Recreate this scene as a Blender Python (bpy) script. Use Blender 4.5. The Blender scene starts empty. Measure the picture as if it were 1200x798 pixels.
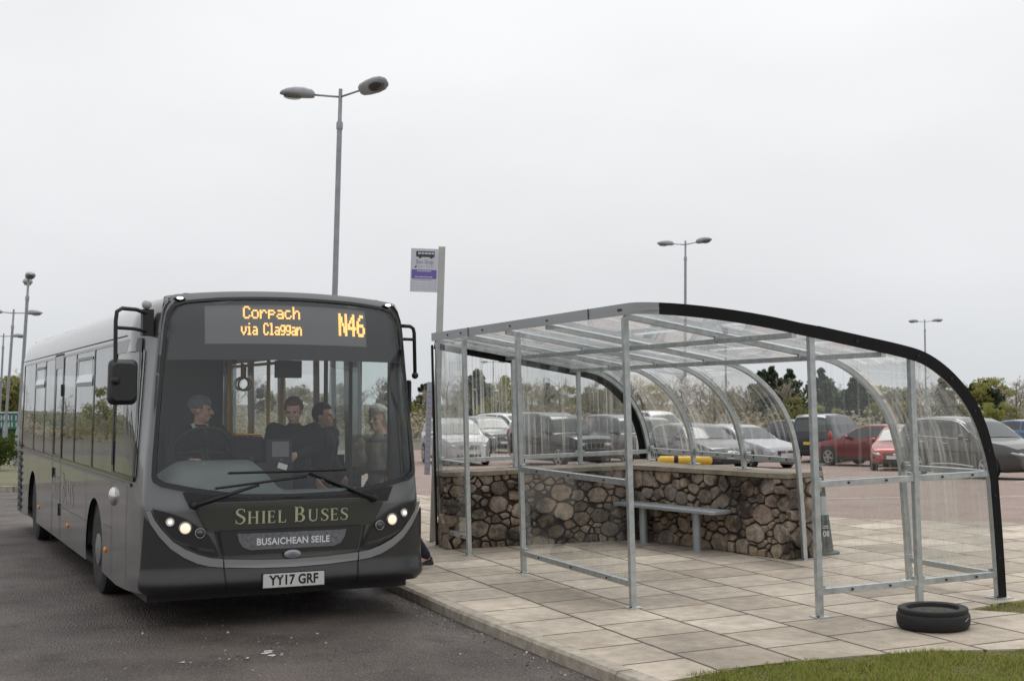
import bpy, bmesh, math, random
import numpy as np
from mathutils import Vector, Matrix, geometry
R = math.radians
scene = bpy.context.scene
COL = scene.collection
random.seed(7); rng = np.random.default_rng(11)

# ------------------------------------------------------------------ camera, world, sun, exposure
PITCH = math.atan(71/1512)
cam_d = bpy.data.cameras.new('camera'); cam = bpy.data.objects.new('camera', cam_d); COL.objects.link(cam)
cam.location = (0, 0, 1.74); cam.rotation_euler = (math.pi/2 + PITCH, 0, 0)
cam_d.sensor_width = 36; cam_d.lens = 1512/1200*36
cam_d.clip_start = .1; cam_d.clip_end = 3000
cam_d.dof.use_dof = True; cam_d.dof.focus_distance = 11.3; cam_d.dof.aperture_fstop = 5.0
scene.camera = cam

w = bpy.data.worlds.new('World'); scene.world = w; w.use_nodes = True
nt = w.node_tree; bg = nt.nodes['Background']
SUN_EL, SUN_ROT = R(58), R(12)
sky = nt.nodes.new('ShaderNodeTexSky'); sky.sky_type = 'NISHITA'; sky.sun_disc = False
sky.sun_elevation = SUN_EL; sky.sun_rotation = SUN_ROT; sky.air_density = 1; sky.dust_density = 6; sky.ozone_density = 1
hs = nt.nodes.new('ShaderNodeHueSaturation'); hs.inputs['Saturation'].default_value = .12
nt.links.new(sky.outputs[0], hs.inputs['Color'])
tc = nt.nodes.new('ShaderNodeTexCoord'); sep = nt.nodes.new('ShaderNodeSeparateXYZ')
nt.links.new(tc.outputs['Generated'], sep.inputs[0])
cr = nt.nodes.new('ShaderNodeValToRGB'); cr.color_ramp.elements[0].position = 0.0; cr.color_ramp.elements[0].color = (7.6, 7.85, 8.1, 1)
cr.color_ramp.elements[1].position = 1.0; cr.color_ramp.elements[1].color = (13.5, 13.5, 13.8, 1)
e = cr.color_ramp.elements.new(.30); e.color = (9.7, 9.75, 9.95, 1)
e = cr.color_ramp.elements.new(.12); e.color = (8.5, 8.65, 8.9, 1)
nt.links.new(sep.outputs['Z'], cr.inputs[0])
nz = nt.nodes.new('ShaderNodeTexNoise'); nz.inputs['Scale'].default_value = 2.2; nz.inputs['Detail'].default_value = 5
mp = nt.nodes.new('ShaderNodeMapping'); mp.inputs['Scale'].default_value = (1, 1, 2.6)
nt.links.new(tc.outputs['Generated'], mp.inputs[0]); nt.links.new(mp.outputs[0], nz.inputs['Vector'])
mr = nt.nodes.new('ShaderNodeMapRange'); mr.inputs[1].default_value = .3; mr.inputs[2].default_value = .7; mr.inputs[3].default_value = .925; mr.inputs[4].default_value = 1.06
nt.links.new(nz.outputs[0], mr.inputs[0])
mul = nt.nodes.new('ShaderNodeMix'); mul.data_type = 'RGBA'; mul.blend_type = 'MULTIPLY'; mul.inputs[0].default_value = 1
nt.links.new(cr.outputs[0], mul.inputs[6]); nt.links.new(mr.outputs[0], mul.inputs[7])
mx = nt.nodes.new('ShaderNodeMix'); mx.data_type = 'RGBA'; mx.inputs[0].default_value = .88
nt.links.new(hs.outputs[0], mx.inputs[6]); nt.links.new(mul.outputs[2], mx.inputs[7])
nt.links.new(mx.outputs[2], bg.inputs[0]); bg.inputs[1].default_value = .1

sun_d = bpy.data.lights.new('sun', 'SUN'); sun_d.energy = .9; sun_d.angle = R(25); sun_d.color = (1, .97, .92)
sun = bpy.data.objects.new('sun', sun_d); COL.objects.link(sun)
sun.rotation_euler = (R(90) - SUN_EL, 0, R(180) - SUN_ROT)
scene.view_settings.view_transform = 'Standard'; scene.view_settings.look = 'None'
scene.view_settings.exposure = 0; scene.view_settings.gamma = 1; scene.view_settings.use_curve_mapping = False
cy = scene.cycles
cy.max_bounces = 10; cy.diffuse_bounces = 4; cy.glossy_bounces = 4; cy.transmission_bounces = 8; cy.transparent_max_bounces = 28
cy.use_denoising = True; cy.caustics_reflective = False; cy.caustics_refractive = False
cy.sample_clamp_indirect = 6

# ------------------------------------------------------------------ materials
def mat(name, col, rough=.5, metal=0, var=0., scale=6, bump=0., bscale=40, coat=0, stretch=None, spec=.5, col2=None, emit=None, estr=0, rvar=0, detail=6):
    m = bpy.data.materials.new(name); m.use_nodes = True; n = m.node_tree; b = n.nodes['Principled BSDF']
    b.inputs['Base Color'].default_value = (*col, 1); b.inputs['Roughness'].default_value = rough; b.inputs['Metallic'].default_value = metal
    b.inputs['Specular IOR Level'].default_value = spec; b.inputs['Coat Weight'].default_value = coat; b.inputs['Coat Roughness'].default_value = .06
    if emit: b.inputs['Emission Color'].default_value = (*emit, 1); b.inputs['Emission Strength'].default_value = estr
    if var or bump or col2 or rvar:
        t = n.nodes.new('ShaderNodeTexCoord'); mpn = n.nodes.new('ShaderNodeMapping')
        if stretch: mpn.inputs['Scale'].default_value = stretch
        n.links.new(t.outputs['Object'], mpn.inputs[0])
    if var or col2 or rvar:
        z = n.nodes.new('ShaderNodeTexNoise'); z.inputs['Scale'].default_value = scale; z.inputs['Detail'].default_value = detail; z.inputs['Roughness'].default_value = .6
        n.links.new(mpn.outputs[0], z.inputs['Vector'])
        r_ = n.nodes.new('ShaderNodeValToRGB'); r_.color_ramp.elements[0].position = .32; r_.color_ramp.elements[1].position = .68
        a = col2 if col2 else tuple(c*(1-var) for c in col); c2 = col if col2 else tuple(min(1, c*(1+var)) for c in col)
        r_.color_ramp.elements[0].color = (*a, 1); r_.color_ramp.elements[1].color = (*c2, 1)
        n.links.new(z.outputs[0], r_.inputs[0]); n.links.new(r_.outputs[0], b.inputs['Base Color'])
        if rvar:
            q = n.nodes.new('ShaderNodeMapRange'); q.inputs[3].default_value = max(0, rough-rvar); q.inputs[4].default_value = rough+rvar
            n.links.new(z.outputs[0], q.inputs[0]); n.links.new(q.outputs[0], b.inputs['Roughness'])
    if bump:
        z2 = n.nodes.new('ShaderNodeTexNoise'); z2.inputs['Scale'].default_value = bscale; z2.inputs['Detail'].default_value = 4
        n.links.new(mpn.outputs[0], z2.inputs['Vector'])
        bp = n.nodes.new('ShaderNodeBump'); bp.inputs['Strength'].default_value = bump; bp.inputs['Distance'].default_value = .02
        n.links.new(z2.outputs[0], bp.inputs['Height']); n.links.new(bp.outputs[0], b.inputs['Normal'])
    return m

def glass(name, tint=(.9, .93, .92), refl=.04, dirt=0., dcol=(.55, .56, .56), streak=(26, 26, .7), rough=.015, base_dirt=0., trl=.5, wav=0.):
    """thin pane: clear straight-through light, mirror reflection rising towards grazing, a film of dried rain streaks"""
    m = bpy.data.materials.new(name); m.use_nodes = True; n = m.node_tree; n.nodes.clear()
    out = n.nodes.new('ShaderNodeOutputMaterial'); tr = n.nodes.new('ShaderNodeBsdfTransparent'); tr.inputs[0].default_value = (*tint, 1)
    gl = n.nodes.new('ShaderNodeBsdfGlossy'); gl.inputs['Roughness'].default_value = rough; gl.inputs[0].default_value = (.97, .98, .98, 1)
    lw = n.nodes.new('ShaderNodeLayerWeight'); lw.inputs[0].default_value = .5
    p = n.nodes.new('ShaderNodeMath'); p.operation = 'POWER'; p.inputs[1].default_value = 4.5; n.links.new(lw.outputs['Facing'], p.inputs[0])
    q = n.nodes.new('ShaderNodeMath'); q.operation = 'MULTIPLY_ADD'; q.inputs[1].default_value = 1-refl; q.inputs[2].default_value = refl; n.links.new(p.outputs[0], q.inputs[0])
    ms = n.nodes.new('ShaderNodeMixShader'); n.links.new(q.outputs[0], ms.inputs[0]); n.links.new(tr.outputs[0], ms.inputs[1]); n.links.new(gl.outputs[0], ms.inputs[2])
    last = ms
    t = n.nodes.new('ShaderNodeTexCoord')
    if wav:
        zb = n.nodes.new('ShaderNodeTexNoise'); zb.inputs['Scale'].default_value = 1.4; n.links.new(t.outputs['Object'], zb.inputs['Vector'])
        bp = n.nodes.new('ShaderNodeBump'); bp.inputs['Strength'].default_value = wav; bp.inputs['Distance'].default_value = .02
        n.links.new(zb.outputs[0], bp.inputs['Height']); n.links.new(bp.outputs[0], gl.inputs['Normal'])
    if dirt or base_dirt:
        mpn = n.nodes.new('ShaderNodeMapping'); mpn.inputs['Scale'].default_value = streak
        n.links.new(t.outputs['Object'], mpn.inputs[0])
        z = n.nodes.new('ShaderNodeTexNoise'); z.inputs['Scale'].default_value = 1; z.inputs['Detail'].default_value = 3; n.links.new(mpn.outputs[0], z.inputs['Vector'])
        zb = n.nodes.new('ShaderNodeTexNoise'); zb.inputs['Scale'].default_value = 1.7; zb.inputs['Detail'].default_value = 4; n.links.new(t.outputs['Object'], zb.inputs['Vector'])
        r1 = n.nodes.new('ShaderNodeMapRange'); r1.inputs[1].default_value = .50; r1.inputs[2].default_value = .72; r1.inputs[3].default_value = 0; r1.inputs[4].default_value = dirt; n.links.new(z.outputs[0], r1.inputs[0])
        r2 = n.nodes.new('ShaderNodeMapRange'); r2.inputs[1].default_value = .35; r2.inputs[2].default_value = .68; r2.inputs[3].default_value = .25; r2.inputs[4].default_value = 1.25; n.links.new(zb.outputs[0], r2.inputs[0])
        mm = n.nodes.new('ShaderNodeMath'); mm.operation = 'MULTIPLY'; n.links.new(r1.outputs[0], mm.inputs[0]); n.links.new(r2.outputs[0], mm.inputs[1])
        last_f = mm
        ad = n.nodes.new('ShaderNodeMath'); ad.operation = 'MULTIPLY_ADD'; n.links.new(r2.outputs[0], ad.inputs[0]); ad.inputs[1].default_value = base_dirt; n.links.new(mm.outputs[0], ad.inputs[2])
        last_f = ad
        df = n.nodes.new('ShaderNodeBsdfDiffuse'); df.inputs[0].default_value = (*dcol, 1)
        tl = n.nodes.new('ShaderNodeBsdfTranslucent'); tl.inputs[0].default_value = (*dcol, 1)
        m0 = n.nodes.new('ShaderNodeMixShader'); m0.inputs[0].default_value = trl; n.links.new(df.outputs[0], m0.inputs[1]); n.links.new(tl.outputs[0], m0.inputs[2])
        m2 = n.nodes.new('ShaderNodeMixShader'); n.links.new(last_f.outputs[0], m2.inputs[0]); n.links.new(ms.outputs[0], m2.inputs[1]); n.links.new(m0.outputs[0], m2.inputs[2])
        last = m2
    n.links.new(last.outputs[0], out.inputs[0])
    return m

# ------------------------------------------------------------------ mesh helper
class MB:
    def __init__(s): s.v = []; s.f = []; s.m = []; s.n = {}
    def add(s, vs, fs, mi=0):
        o = len(s.v); s.v += [tuple(p) for p in vs]; s.f += [tuple(i+o for i in f) for f in fs]; s.m += [mi]*len(fs); return s
    def box(s, c, d, mi=0, M=None):
        x, y, z = d[0]/2, d[1]/2, d[2]/2
        vs = [Vector((a*x, b*y, e_*z)) for e_ in (-1, 1) for b in (-1, 1) for a in (-1, 1)]
        if M is not None: vs = [M @ p for p in vs]
        vs = [p + Vector(c) for p in vs]
        return s.add(vs, [(0, 2, 3, 1), (4, 5, 7, 6), (0, 1, 5, 4), (2, 6, 7, 3), (0, 4, 6, 2), (1, 3, 7, 5)], mi)
    def bar(s, a, b, wd, ht, up=(0, 0, 1), mi=0):
        a, b = Vector(a), Vector(b); d = (b-a).normalized(); u = Vector(up); sd = d.cross(u).normalized(); u = sd.cross(d).normalized()
        vs = [p + sd*(i*wd/2) + u*(j*ht/2) for p in (a, b) for i, j in ((-1, -1), (1, -1), (1, 1), (-1, 1))]
        return s.add(vs, [(0, 1, 2, 3), (7, 6, 5, 4), (0, 4, 5, 1), (1, 5, 6, 2), (2, 6, 7, 3), (3, 7, 4, 0)], mi)
    def tube(s, pts, r, n=10, mi=0, cap=True):
        pts = [Vector(p) for p in pts]; rs = r if hasattr(r, '__len__') else [r]*len(pts)
        t0 = (pts[1]-pts[0]).normalized(); u = t0.orthogonal().normalized(); rings = []
        for i, p in enumerate(pts):
            t = (pts[min(i+1, len(pts)-1)] - pts[max(i-1, 0)]).normalized()
            u = (u - t*u.dot(t)).normalized(); v = t.cross(u)
            rings.append([p + (u*math.cos(k*2*math.pi/n) + v*math.sin(k*2*math.pi/n))*rs[i] for k in range(n)])
        vs = [q for g_ in rings for q in g_]; fs = []
        for i in range(len(pts)-1):
            for k in range(n): fs.append((i*n+k, i*n+(k+1) % n, (i+1)*n+(k+1) % n, (i+1)*n+k))
        if cap: fs += [tuple(range(n))[::-1], tuple((len(pts)-1)*n+k for k in range(n))]
        return s.add(vs, fs, mi)
    def sweep(s, pts, ups, wd, ht, mi=0):
        """rectangular section swept along pts; ups = local 'up' (ht direction) per point"""
        pts = [Vector(p) for p in pts]; vs = []; n = len(pts)
        for i, p in enumerate(pts):
            t = (pts[min(i+1, n-1)] - pts[max(i-1, 0)]).normalized(); u = Vector(ups[i]); sd = t.cross(u).normalized(); u = sd.cross(t).normalized()
            vs += [p + sd*(a*wd/2) + u*(b*ht/2) for a, b in ((-1, -1), (1, -1), (1, 1), (-1, 1))]
        fs = [(0, 1, 2, 3), tuple((n-1)*4+k for k in (3, 2, 1, 0))]
        for i in range(n-1):
            for k in range(4): fs.append((i*4+k, (i+1)*4+k, (i+1)*4+(k+1) % 4, i*4+(k+1) % 4))
        return s.add(vs, fs, mi)
    def lathe(s, prof, n=24, c=(0, 0, 0), mi=0, M=None, cap=True):
        vs = []
        for r_, z in prof:
            for k in range(n):
                p = Vector((r_*math.cos(k*2*math.pi/n), r_*math.sin(k*2*math.pi/n), z))
                if M is not None: p = M @ p
                vs.append(p + Vector(c))
        fs = []
        for i in range(len(prof)-1):
            for k in range(n): fs.append((i*n+k, i*n+(k+1) % n, (i+1)*n+(k+1) % n, (i+1)*n+k))
        if cap: fs += [tuple(range(n))[::-1], tuple((len(prof)-1)*n+k for k in range(n))]
        return s.add(vs, fs, mi)
    def ball(s, c, r, n=14, mi=0, M=None):
        r = r if hasattr(r, '__len__') else (r, r, r); vs = []; fs = []; h = n//2
        for i in range(1, h):
            th = math.pi*i/h
            for k in range(n):
                p = Vector((r[0]*math.sin(th)*math.cos(2*math.pi*k/n), r[1]*math.sin(th)*math.sin(2*math.pi*k/n), r[2]*math.cos(th)))
                if M is not None: p = M @ p
                vs.append(p + Vector(c))
        a = Vector((0, 0, r[2])); b = -a
        if M is not None: a = M @ a; b = M @ b
        vs += [a + Vector(c), b + Vector(c)]; T = len(vs)-2
        for i in range(h-2):
            for k in range(n): fs.append((i*n+k, (i+1)*n+k, (i+1)*n+(k+1) % n, i*n+(k+1) % n))
        for k in range(n): fs += [(T, k, (k+1) % n), (T+1, (h-2)*n+(k+1) % n, (h-2)*n+k)]
        return s.add(vs, fs, mi)
    def limb(s, a, b, ra, rb, n=12):
        a, b = Vector(a), Vector(b); s.tube([a, a.lerp(b, .5), b], [ra, (ra+rb)/2, rb], n); s.ball(a, ra, n); s.ball(b, rb, n); return s
    def build(s, name, mats, parent=None, smooth=False, bevel=0, seg=2, matrix=None, angle=None):
        me = bpy.data.meshes.new(name); me.from_pydata(s.v, [], s.f); mats = mats if isinstance(mats, (list, tuple)) else [mats]
        for m_ in mats: me.materials.append(m_)
        if len(mats) > 1: me.polygons.foreach_set('material_index', s.m)
        if smooth: me.polygons.foreach_set('use_smooth', [True]*len(me.polygons))
        me.update()
        if s.n and smooth:
            vn = np.zeros(len(s.v)*3); me.vertices.foreach_get('normal', vn); vn = vn.reshape(-1, 3)
            for i, q in s.n.items():
                vn[i] = q if np.dot(q, vn[i]) > 0 else -np.asarray(q)
            at_ = me.attributes.new('custom_normal', 'FLOAT_VECTOR', 'POINT'); at_.data.foreach_set('vector', vn.ravel())
        elif angle: me.set_sharp_from_angle(angle=R(angle))
        o = bpy.data.objects.new(name, me); COL.objects.link(o)
        if parent: o.parent = parent
        if matrix is not None: o.matrix_local = matrix
        if bevel:
            bv = o.modifiers.new('edge', 'BEVEL'); bv.width = bevel; bv.segments = seg; bv.limit_method = 'ANGLE'; bv.angle_limit = R(35)
        return o

def tag(o, label=None, cat=None, group=None, kind=None):
    if label: o['label'] = label
    if cat: o['category'] = cat
    if group: o['group'] = group
    if kind: o['kind'] = kind
    return o
def thing(name, label, cat, group=None, matrix=None, loc=None, rz=0):
    o = bpy.data.objects.new(name, None); COL.objects.link(o); o.empty_display_size = .2
    if matrix is not None: o.matrix_world = matrix
    if loc is not None: o.location = loc; o.rotation_euler = (0, 0, rz)
    return tag(o, label, cat, group)
def copy_tree(o, parent=None):
    c = o.copy(); COL.objects.link(c)
    if parent is not None: c.parent = parent
    for ch in list(o.children): copy_tree(ch, c)
    return c

def inside(P, poly):
    P = np.asarray(P, float); x, y = P[:, 0], P[:, 1]; res = np.zeros(len(P), bool); n = len(poly)
    for i in range(n):
        x0, y0 = poly[i]; x1, y1 = poly[(i+1) % n]
        if y0 == y1: continue
        c = ((y0 > y) != (y1 > y)) & (x < (x1-x0)*(y-y0)/(y1-y0)+x0); res ^= c
    return res
def smooth_poly(p, it=2, c=.25):
    for _ in range(it):
        q = []
        for i in range(len(p)):
            a, b = p[i], p[(i+1) % len(p)]; q += [(a[0]*(1-c)+b[0]*c, a[1]*(1-c)+b[1]*c), (a[0]*c+b[0]*(1-c), a[1]*c+b[1]*(1-c))]
        p = q
    return p
def rrect(x0, z0, x1, z1, r=.04, n=5):
    out = []
    for cx, cz, a0 in ((x1-r, z1-r, 0), (x0+r, z1-r, 90), (x0+r, z0+r, 180), (x1-r, z0+r, 270)):
        for k in range(n+1):
            a = R(a0+90*k/n); out.append((cx+r*math.cos(a), cz+r*math.sin(a)))
    return out
def dens(poly, step):
    out = []
    for i in range(len(poly)):
        a, b = np.array(poly[i], float), np.array(poly[(i+1) % len(poly)], float); k = max(1, int(np.linalg.norm(b-a)/step))
        out += [tuple(a+(b-a)*j/k) for j in range(k)]
    return out
def patch(mb, outline, mapfn, step=.1, holes=(), mi=0, nrm=False):
    """triangulated sheet filling outline minus holes in 2D, mapped onto a surface"""
    loops = [dens(outline, step)] + [dens(h, step) for h in holes]
    vs = []; ed = []
    for L in loops:
        o = len(vs); vs += L; ed += [(o+i, o+(i+1) % len(L)) for i in range(len(L))]
    A = np.array(loops[0]); lo, hi = A.min(0), A.max(0)
    gx = np.arange(lo[0]+step/2, hi[0], step); gy = np.arange(lo[1]+step/2, hi[1], step)
    if len(gx) and len(gy):
        G = np.array([(x, y) for x in gx for y in gy]); G = G + rng.uniform(-.05, .05, G.shape)*step
        k = inside(G, loops[0])
        for h in loops[1:]: k &= ~inside(G, h)
        G = G[k]
        if len(G):
            B = np.array(vs); keep = np.array([np.min(np.hypot(*(B-g_).T)) > step*.45 for g_ in G]); G = G[keep]
        vs = vs + [tuple(g_) for g_ in G]
    r_ = geometry.delaunay_2d_cdt([Vector(p) for p in vs], ed, [], 0, 1e-6)
    V, F = r_[0], r_[2]
    C_ = np.array([[sum(V[i][0] for i in f)/len(f), sum(V[i][1] for i in f)/len(f)] for f in F])
    k = inside(C_, loops[0])
    for h in loops[1:]: k &= ~inside(C_, h)
    fs = [tuple(f) for f, kk in zip(F, k) if kk]
    used = sorted({i for f in fs for i in f}); ix = {q: k for k, q in enumerate(used)}; V = [V[i] for i in used]; fs = [tuple(ix[i] for i in f) for f in fs]
    o = len(mb.v); mb.add([mapfn(p[0], p[1]) for p in V], fs, mi)
    if nrm:
        e_ = .004
        for i, p in enumerate(V):
            a = Vector(mapfn(p[0]+e_, p[1]))-Vector(mapfn(p[0]-e_, p[1])); b = Vector(mapfn(p[0], p[1]+e_))-Vector(mapfn(p[0], p[1]-e_)); q = a.cross(b)
            if q.length > 1e-12: mb.n[o+i] = tuple(q.normalized())
    return mb

def text_mesh(txt, size=1, bold=0., align='CENTER', spacing=1.0):
    cu = bpy.data.curves.new('t', 'FONT'); cu.body = txt; cu.size = size; cu.align_x = align; cu.align_y = 'CENTER'; cu.offset = bold; cu.space_character = spacing
    cu.resolution_u = 3
    o = bpy.data.objects.new('t', cu); COL.objects.link(o)
    dg = bpy.context.evaluated_depsgraph_get(); ev = o.evaluated_get(dg); me = ev.to_mesh()
    v = [tuple(p.co) for p in me.vertices]; f = [tuple(p.vertices) for p in me.polygons]
    ev.to_mesh_clear(); bpy.data.objects.remove(o); bpy.data.curves.remove(cu)
    return v, f
def text_on(mb, txt, size, mapfn, bold=0., align='CENTER', spacing=1., xs=1., mi=0):
    v, f = text_mesh(txt, size, bold, align, spacing)
    mb.add([mapfn(p[0]*xs, p[1]) for p in v], f, mi); return mb

# ------------------------------------------------------------------ shelter / paving frame: x = away from the road, y = along the kerb, z = up (paving has a crossfall)
TH = R(22.0); FALL = .028
dA = Vector((-math.sin(TH), math.cos(TH), 0)); dB = Vector((math.cos(TH), math.sin(TH), FALL)).normalized(); dN = dB.cross(dA).normalized()
ORG = Vector((1.0221, 10.977, 0))
SH = Matrix((( dB.x, dA.x, dN.x, ORG.x), (dB.y, dA.y, dN.y, ORG.y), (dB.z, dA.z, dN.z, ORG.z), (0, 0, 0, 1)))
def S(B, A, h=0): return SH @ Vector((B, A, h))
# ------------------------------------------------------------------ materials of the setting
def paving_mat():
    m = mat('paving_slabs', (.4, .36, .31), .82); n = m.node_tree; b = n.nodes['Principled BSDF']
    t = n.nodes.new('ShaderNodeTexCoord'); s_ = n.nodes.new('ShaderNodeSeparateXYZ'); c_ = n.nodes.new('ShaderNodeCombineXYZ')
    n.links.new(t.outputs['Object'], s_.inputs[0])
    wob = n.nodes.new('ShaderNodeTexNoise'); wob.inputs['Scale'].default_value = 1.3; n.links.new(t.outputs['Object'], wob.inputs['Vector'])
    def ma(op, a, bb, c=None):
        q = n.nodes.new('ShaderNodeMath'); q.operation = op
        for i, x in enumerate((a, bb, c)):
            if x is None: continue
            if isinstance(x, (int, float)): q.inputs[i].default_value = x
            else: n.links.new(x, q.inputs[i])
        return q.outputs[0]
    wv = ma('MULTIPLY_ADD', wob.outputs[0], .02, -.01)
    xa = ma('ADD', ma('ADD', s_.outputs['Y'], .0 + 20*.605 - .03), wv); yb = ma('ADD', ma('ADD', s_.outputs['X'], 20*.64 - .03), wv)
    n.links.new(xa, c_.inputs[0]); n.links.new(yb, c_.inputs[1])
    br = n.nodes.new('ShaderNodeTexBrick'); br.inputs['Scale'].default_value = 1; br.inputs['Brick Width'].default_value = .605; br.inputs['Row Height'].default_value = .64
    br.inputs['Mortar Size'].default_value = .015; br.inputs['Mortar Smooth'].default_value = .3; br.offset = .27; br.offset_frequency = 2; br.squash = 1
    br.inputs['Color1'].default_value = (.62, .54, .435, 1); br.inputs['Color2'].default_value = (.37, .315, .245, 1); br.inputs['Mortar'].default_value = (.105, .08, .055, 1); br.inputs['Bias'].default_value = -.1
    n.links.new(c_.outputs[0], br.inputs['Vector'])
    def noise(sc, lo, hi, p0=.3, p1=.7, det=6):
        z = n.nodes.new('ShaderNodeTexNoise'); z.inputs['Scale'].default_value = sc; z.inputs['Detail'].default_value = det; n.links.new(t.outputs['Object'], z.inputs['Vector'])
        r_ = n.nodes.new('ShaderNodeMapRange'); r_.inputs[1].default_value = p0; r_.inputs[2].default_value = p1; r_.inputs[3].default_value = lo; r_.inputs[4].default_value = hi
        n.links.new(z.outputs[0], r_.inputs[0]); return r_.outputs[0]
    def mulc(a, f):
        q = n.nodes.new('ShaderNodeMix'); q.data_type = 'RGBA'; q.blend_type = 'MULTIPLY'; q.inputs[0].default_value = 1
        n.links.new(a, q.inputs[6]); n.links.new(f, q.inputs[7]); return q.outputs[2]
    c = mulc(br.outputs[0], noise(1.1, .66, 1.12)); c = mulc(c, noise(.42, .80, 1.08)); c = mulc(c, noise(9, .82, 1.1)); c = mulc(c, noise(60, .88, 1.1))
    # brown lichen and damp patches
    q = n.nodes.new('ShaderNodeMix'); q.data_type = 'RGBA'; q.blend_type = 'MIX'; n.links.new(noise(2.6, 0, .55, .56, .74), q.inputs[0]); n.links.new(c, q.inputs[6]); q.inputs[7].default_value = (.30, .235, .17, 1)
    # dark gum spots
    vo = n.nodes.new('ShaderNodeTexVoronoi'); vo.inputs['Scale'].default_value = 3.2; n.links.new(t.outputs['Object'], vo.inputs['Vector'])
    g_ = n.nodes.new('ShaderNodeMapRange'); g_.inputs[1].default_value = .02; g_.inputs[2].default_value = .045; g_.inputs[3].default_value = .72; g_.inputs[4].default_value = 1; n.links.new(vo.outputs['Distance'], g_.inputs[0])
    n.links.new(mulc(q.outputs[2], g_.outputs[0]), b.inputs['Base Color'])
    bp = n.nodes.new('ShaderNodeBump'); bp.inputs['Strength'].default_value = .5; bp.inputs['Distance'].default_value = .006; bp.invert = True
    h = ma('MULTIPLY_ADD', noise(45, 0, .35), 1.0, br.outputs['Fac']); n.links.new(h, bp.inputs['Height']); n.links.new(bp.outputs[0], b.inputs['Normal'])
    return m
def tarmac_mat(name, c1, c2, speck, patchc, rough=.8):
    m = mat(name, c1, rough, spec=.35); n = m.node_tree; b = n.nodes['Principled BSDF']; t = n.nodes.new('ShaderNodeTexCoord')
    def nz(sc, p0, p1, det=6):
        z = n.nodes.new('ShaderNodeTexNoise'); z.inputs['Scale'].default_value = sc; z.inputs['Detail'].default_value = det; z.inputs['Roughness'].default_value = .65; n.links.new(t.outputs['Object'], z.inputs['Vector'])
        r_ = n.nodes.new('ShaderNodeMapRange'); r_.inputs[1].default_value = p0; r_.inputs[2].default_value = p1; n.links.new(z.outputs[0], r_.inputs[0]); return r_.outputs[0]
    def mixc(f, a, c, clamp=1.):
        q = n.nodes.new('ShaderNodeMix'); q.data_type = 'RGBA'; n.links.new(f, q.inputs[0])
        for k, i in ((a, 6), (c, 7)):
            if isinstance(k, tuple): q.inputs[i].default_value = (*k, 1)
            else: n.links.new(k, q.inputs[i])
        return q.outputs[2]
    a = mixc(nz(.9, .38, .62), c1, c2); a = mixc(nz(1.6, .56, .72), a, patchc); a = mixc(nz(6, .54, .70), a, tuple(c*.62 for c in c1)) if rough < .7 else a; a = mixc(nz(85, .52, .72, 2), a, speck)
    vo = n.nodes.new('ShaderNodeTexVoronoi'); vo.inputs['Scale'].default_value = 48; n.links.new(t.outputs['Object'], vo.inputs['Vector'])
    r_ = n.nodes.new('ShaderNodeMapRange'); r_.inputs[1].default_value = .0; r_.inputs[2].default_value = .5; r_.inputs[3].default_value = 1.25; r_.inputs[4].default_value = .6; n.links.new(vo.outputs['Distance'], r_.inputs[0])
    q = n.nodes.new('ShaderNodeMix'); q.data_type = 'RGBA'; q.blend_type = 'MULTIPLY'; q.inputs[0].default_value = 1; n.links.new(a, q.inputs[6]); n.links.new(r_.outputs[0], q.inputs[7])
    n.links.new(q.outputs[2], b.inputs['Base Color'])
    rr = n.nodes.new('ShaderNodeMapRange'); rr.inputs[3].default_value = rough-.30; rr.inputs[4].default_value = rough+.1; n.links.new(nz(.8, .3, .7), rr.inputs[0]); n.links.new(rr.outputs[0], b.inputs['Roughness'])
    bp = n.nodes.new('ShaderNodeBump'); bp.inputs['Strength'].default_value = 1.; bp.inputs['Distance'].default_value = .02; n.links.new(vo.outputs['Distance'], bp.inputs['Height']); bp.invert = True; n.links.new(bp.outputs[0], b.inputs['Normal'])
    return m
M_pave = paving_mat()
M_road = tarmac_mat('worn_asphalt', (.075, .063, .057), (.165, .138, .122), (.30, .245, .205), (.040, .033, .030), .70)
M_park = tarmac_mat('red_tarmac', (.52, .385, .325), (.43, .325, .28), (.60, .50, .45), (.38, .29, .25), .9)
M_kerb = mat('kerb_stone', (.36, .32, .26), .85, var=.28, scale=9, bump=.4, bscale=60)
M_soil = mat('grass_soil', (.085, .095, .03), .95, col2=(.15, .115, .06), scale=3.2, bump=.8, bscale=30)
M_field = mat('rough_ground', (.10, .10, .065), .95, col2=(.12, .10, .07), scale=.25)
M_white = mat('road_paint', (.62, .60, .57), .7, var=.2, scale=12)

# ------------------------------------------------------------------ ground levels
def zr(y): return -.135 if y < 20 else max(-.135 - .0186*(y-20), -.6)
def zc(y): return .13 - .0165*(y-17.4) if y < 24 else max(.021 - .027*(y-24), -.6)
KERB = [(-1.15, -3.3), (-1.22, -1.94), (-1.26, -1.05), (-1.30, -.14), (-1.33, .73), (-1.34, 2.1), (-1.34, 6), (-1.34, 14.2)]
def kerbB(A):
    for (b0, a0), (b1, a1) in zip(KERB, KERB[1:]):
        if A <= a1: return b0 + (b1-b0)*(A-a0)/(a1-a0)
    return KERB[-1][0]
g = MB(); n_ = 60
xs = [-900, -300, -120, -60, -30, 0, 30, 60, 120, 300, 900]; ys = [-60, 0, 30, 60, 100, 200, 400, 900]
g.add([(x, y, -.78) for y in ys for x in xs], [(j*11+i, j*11+i+1, (j+1)*11+i+1, (j+1)*11+i) for j in range(7) for i in range(10)])
tag(g.build('ground', M_field), kind='structure')
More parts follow.
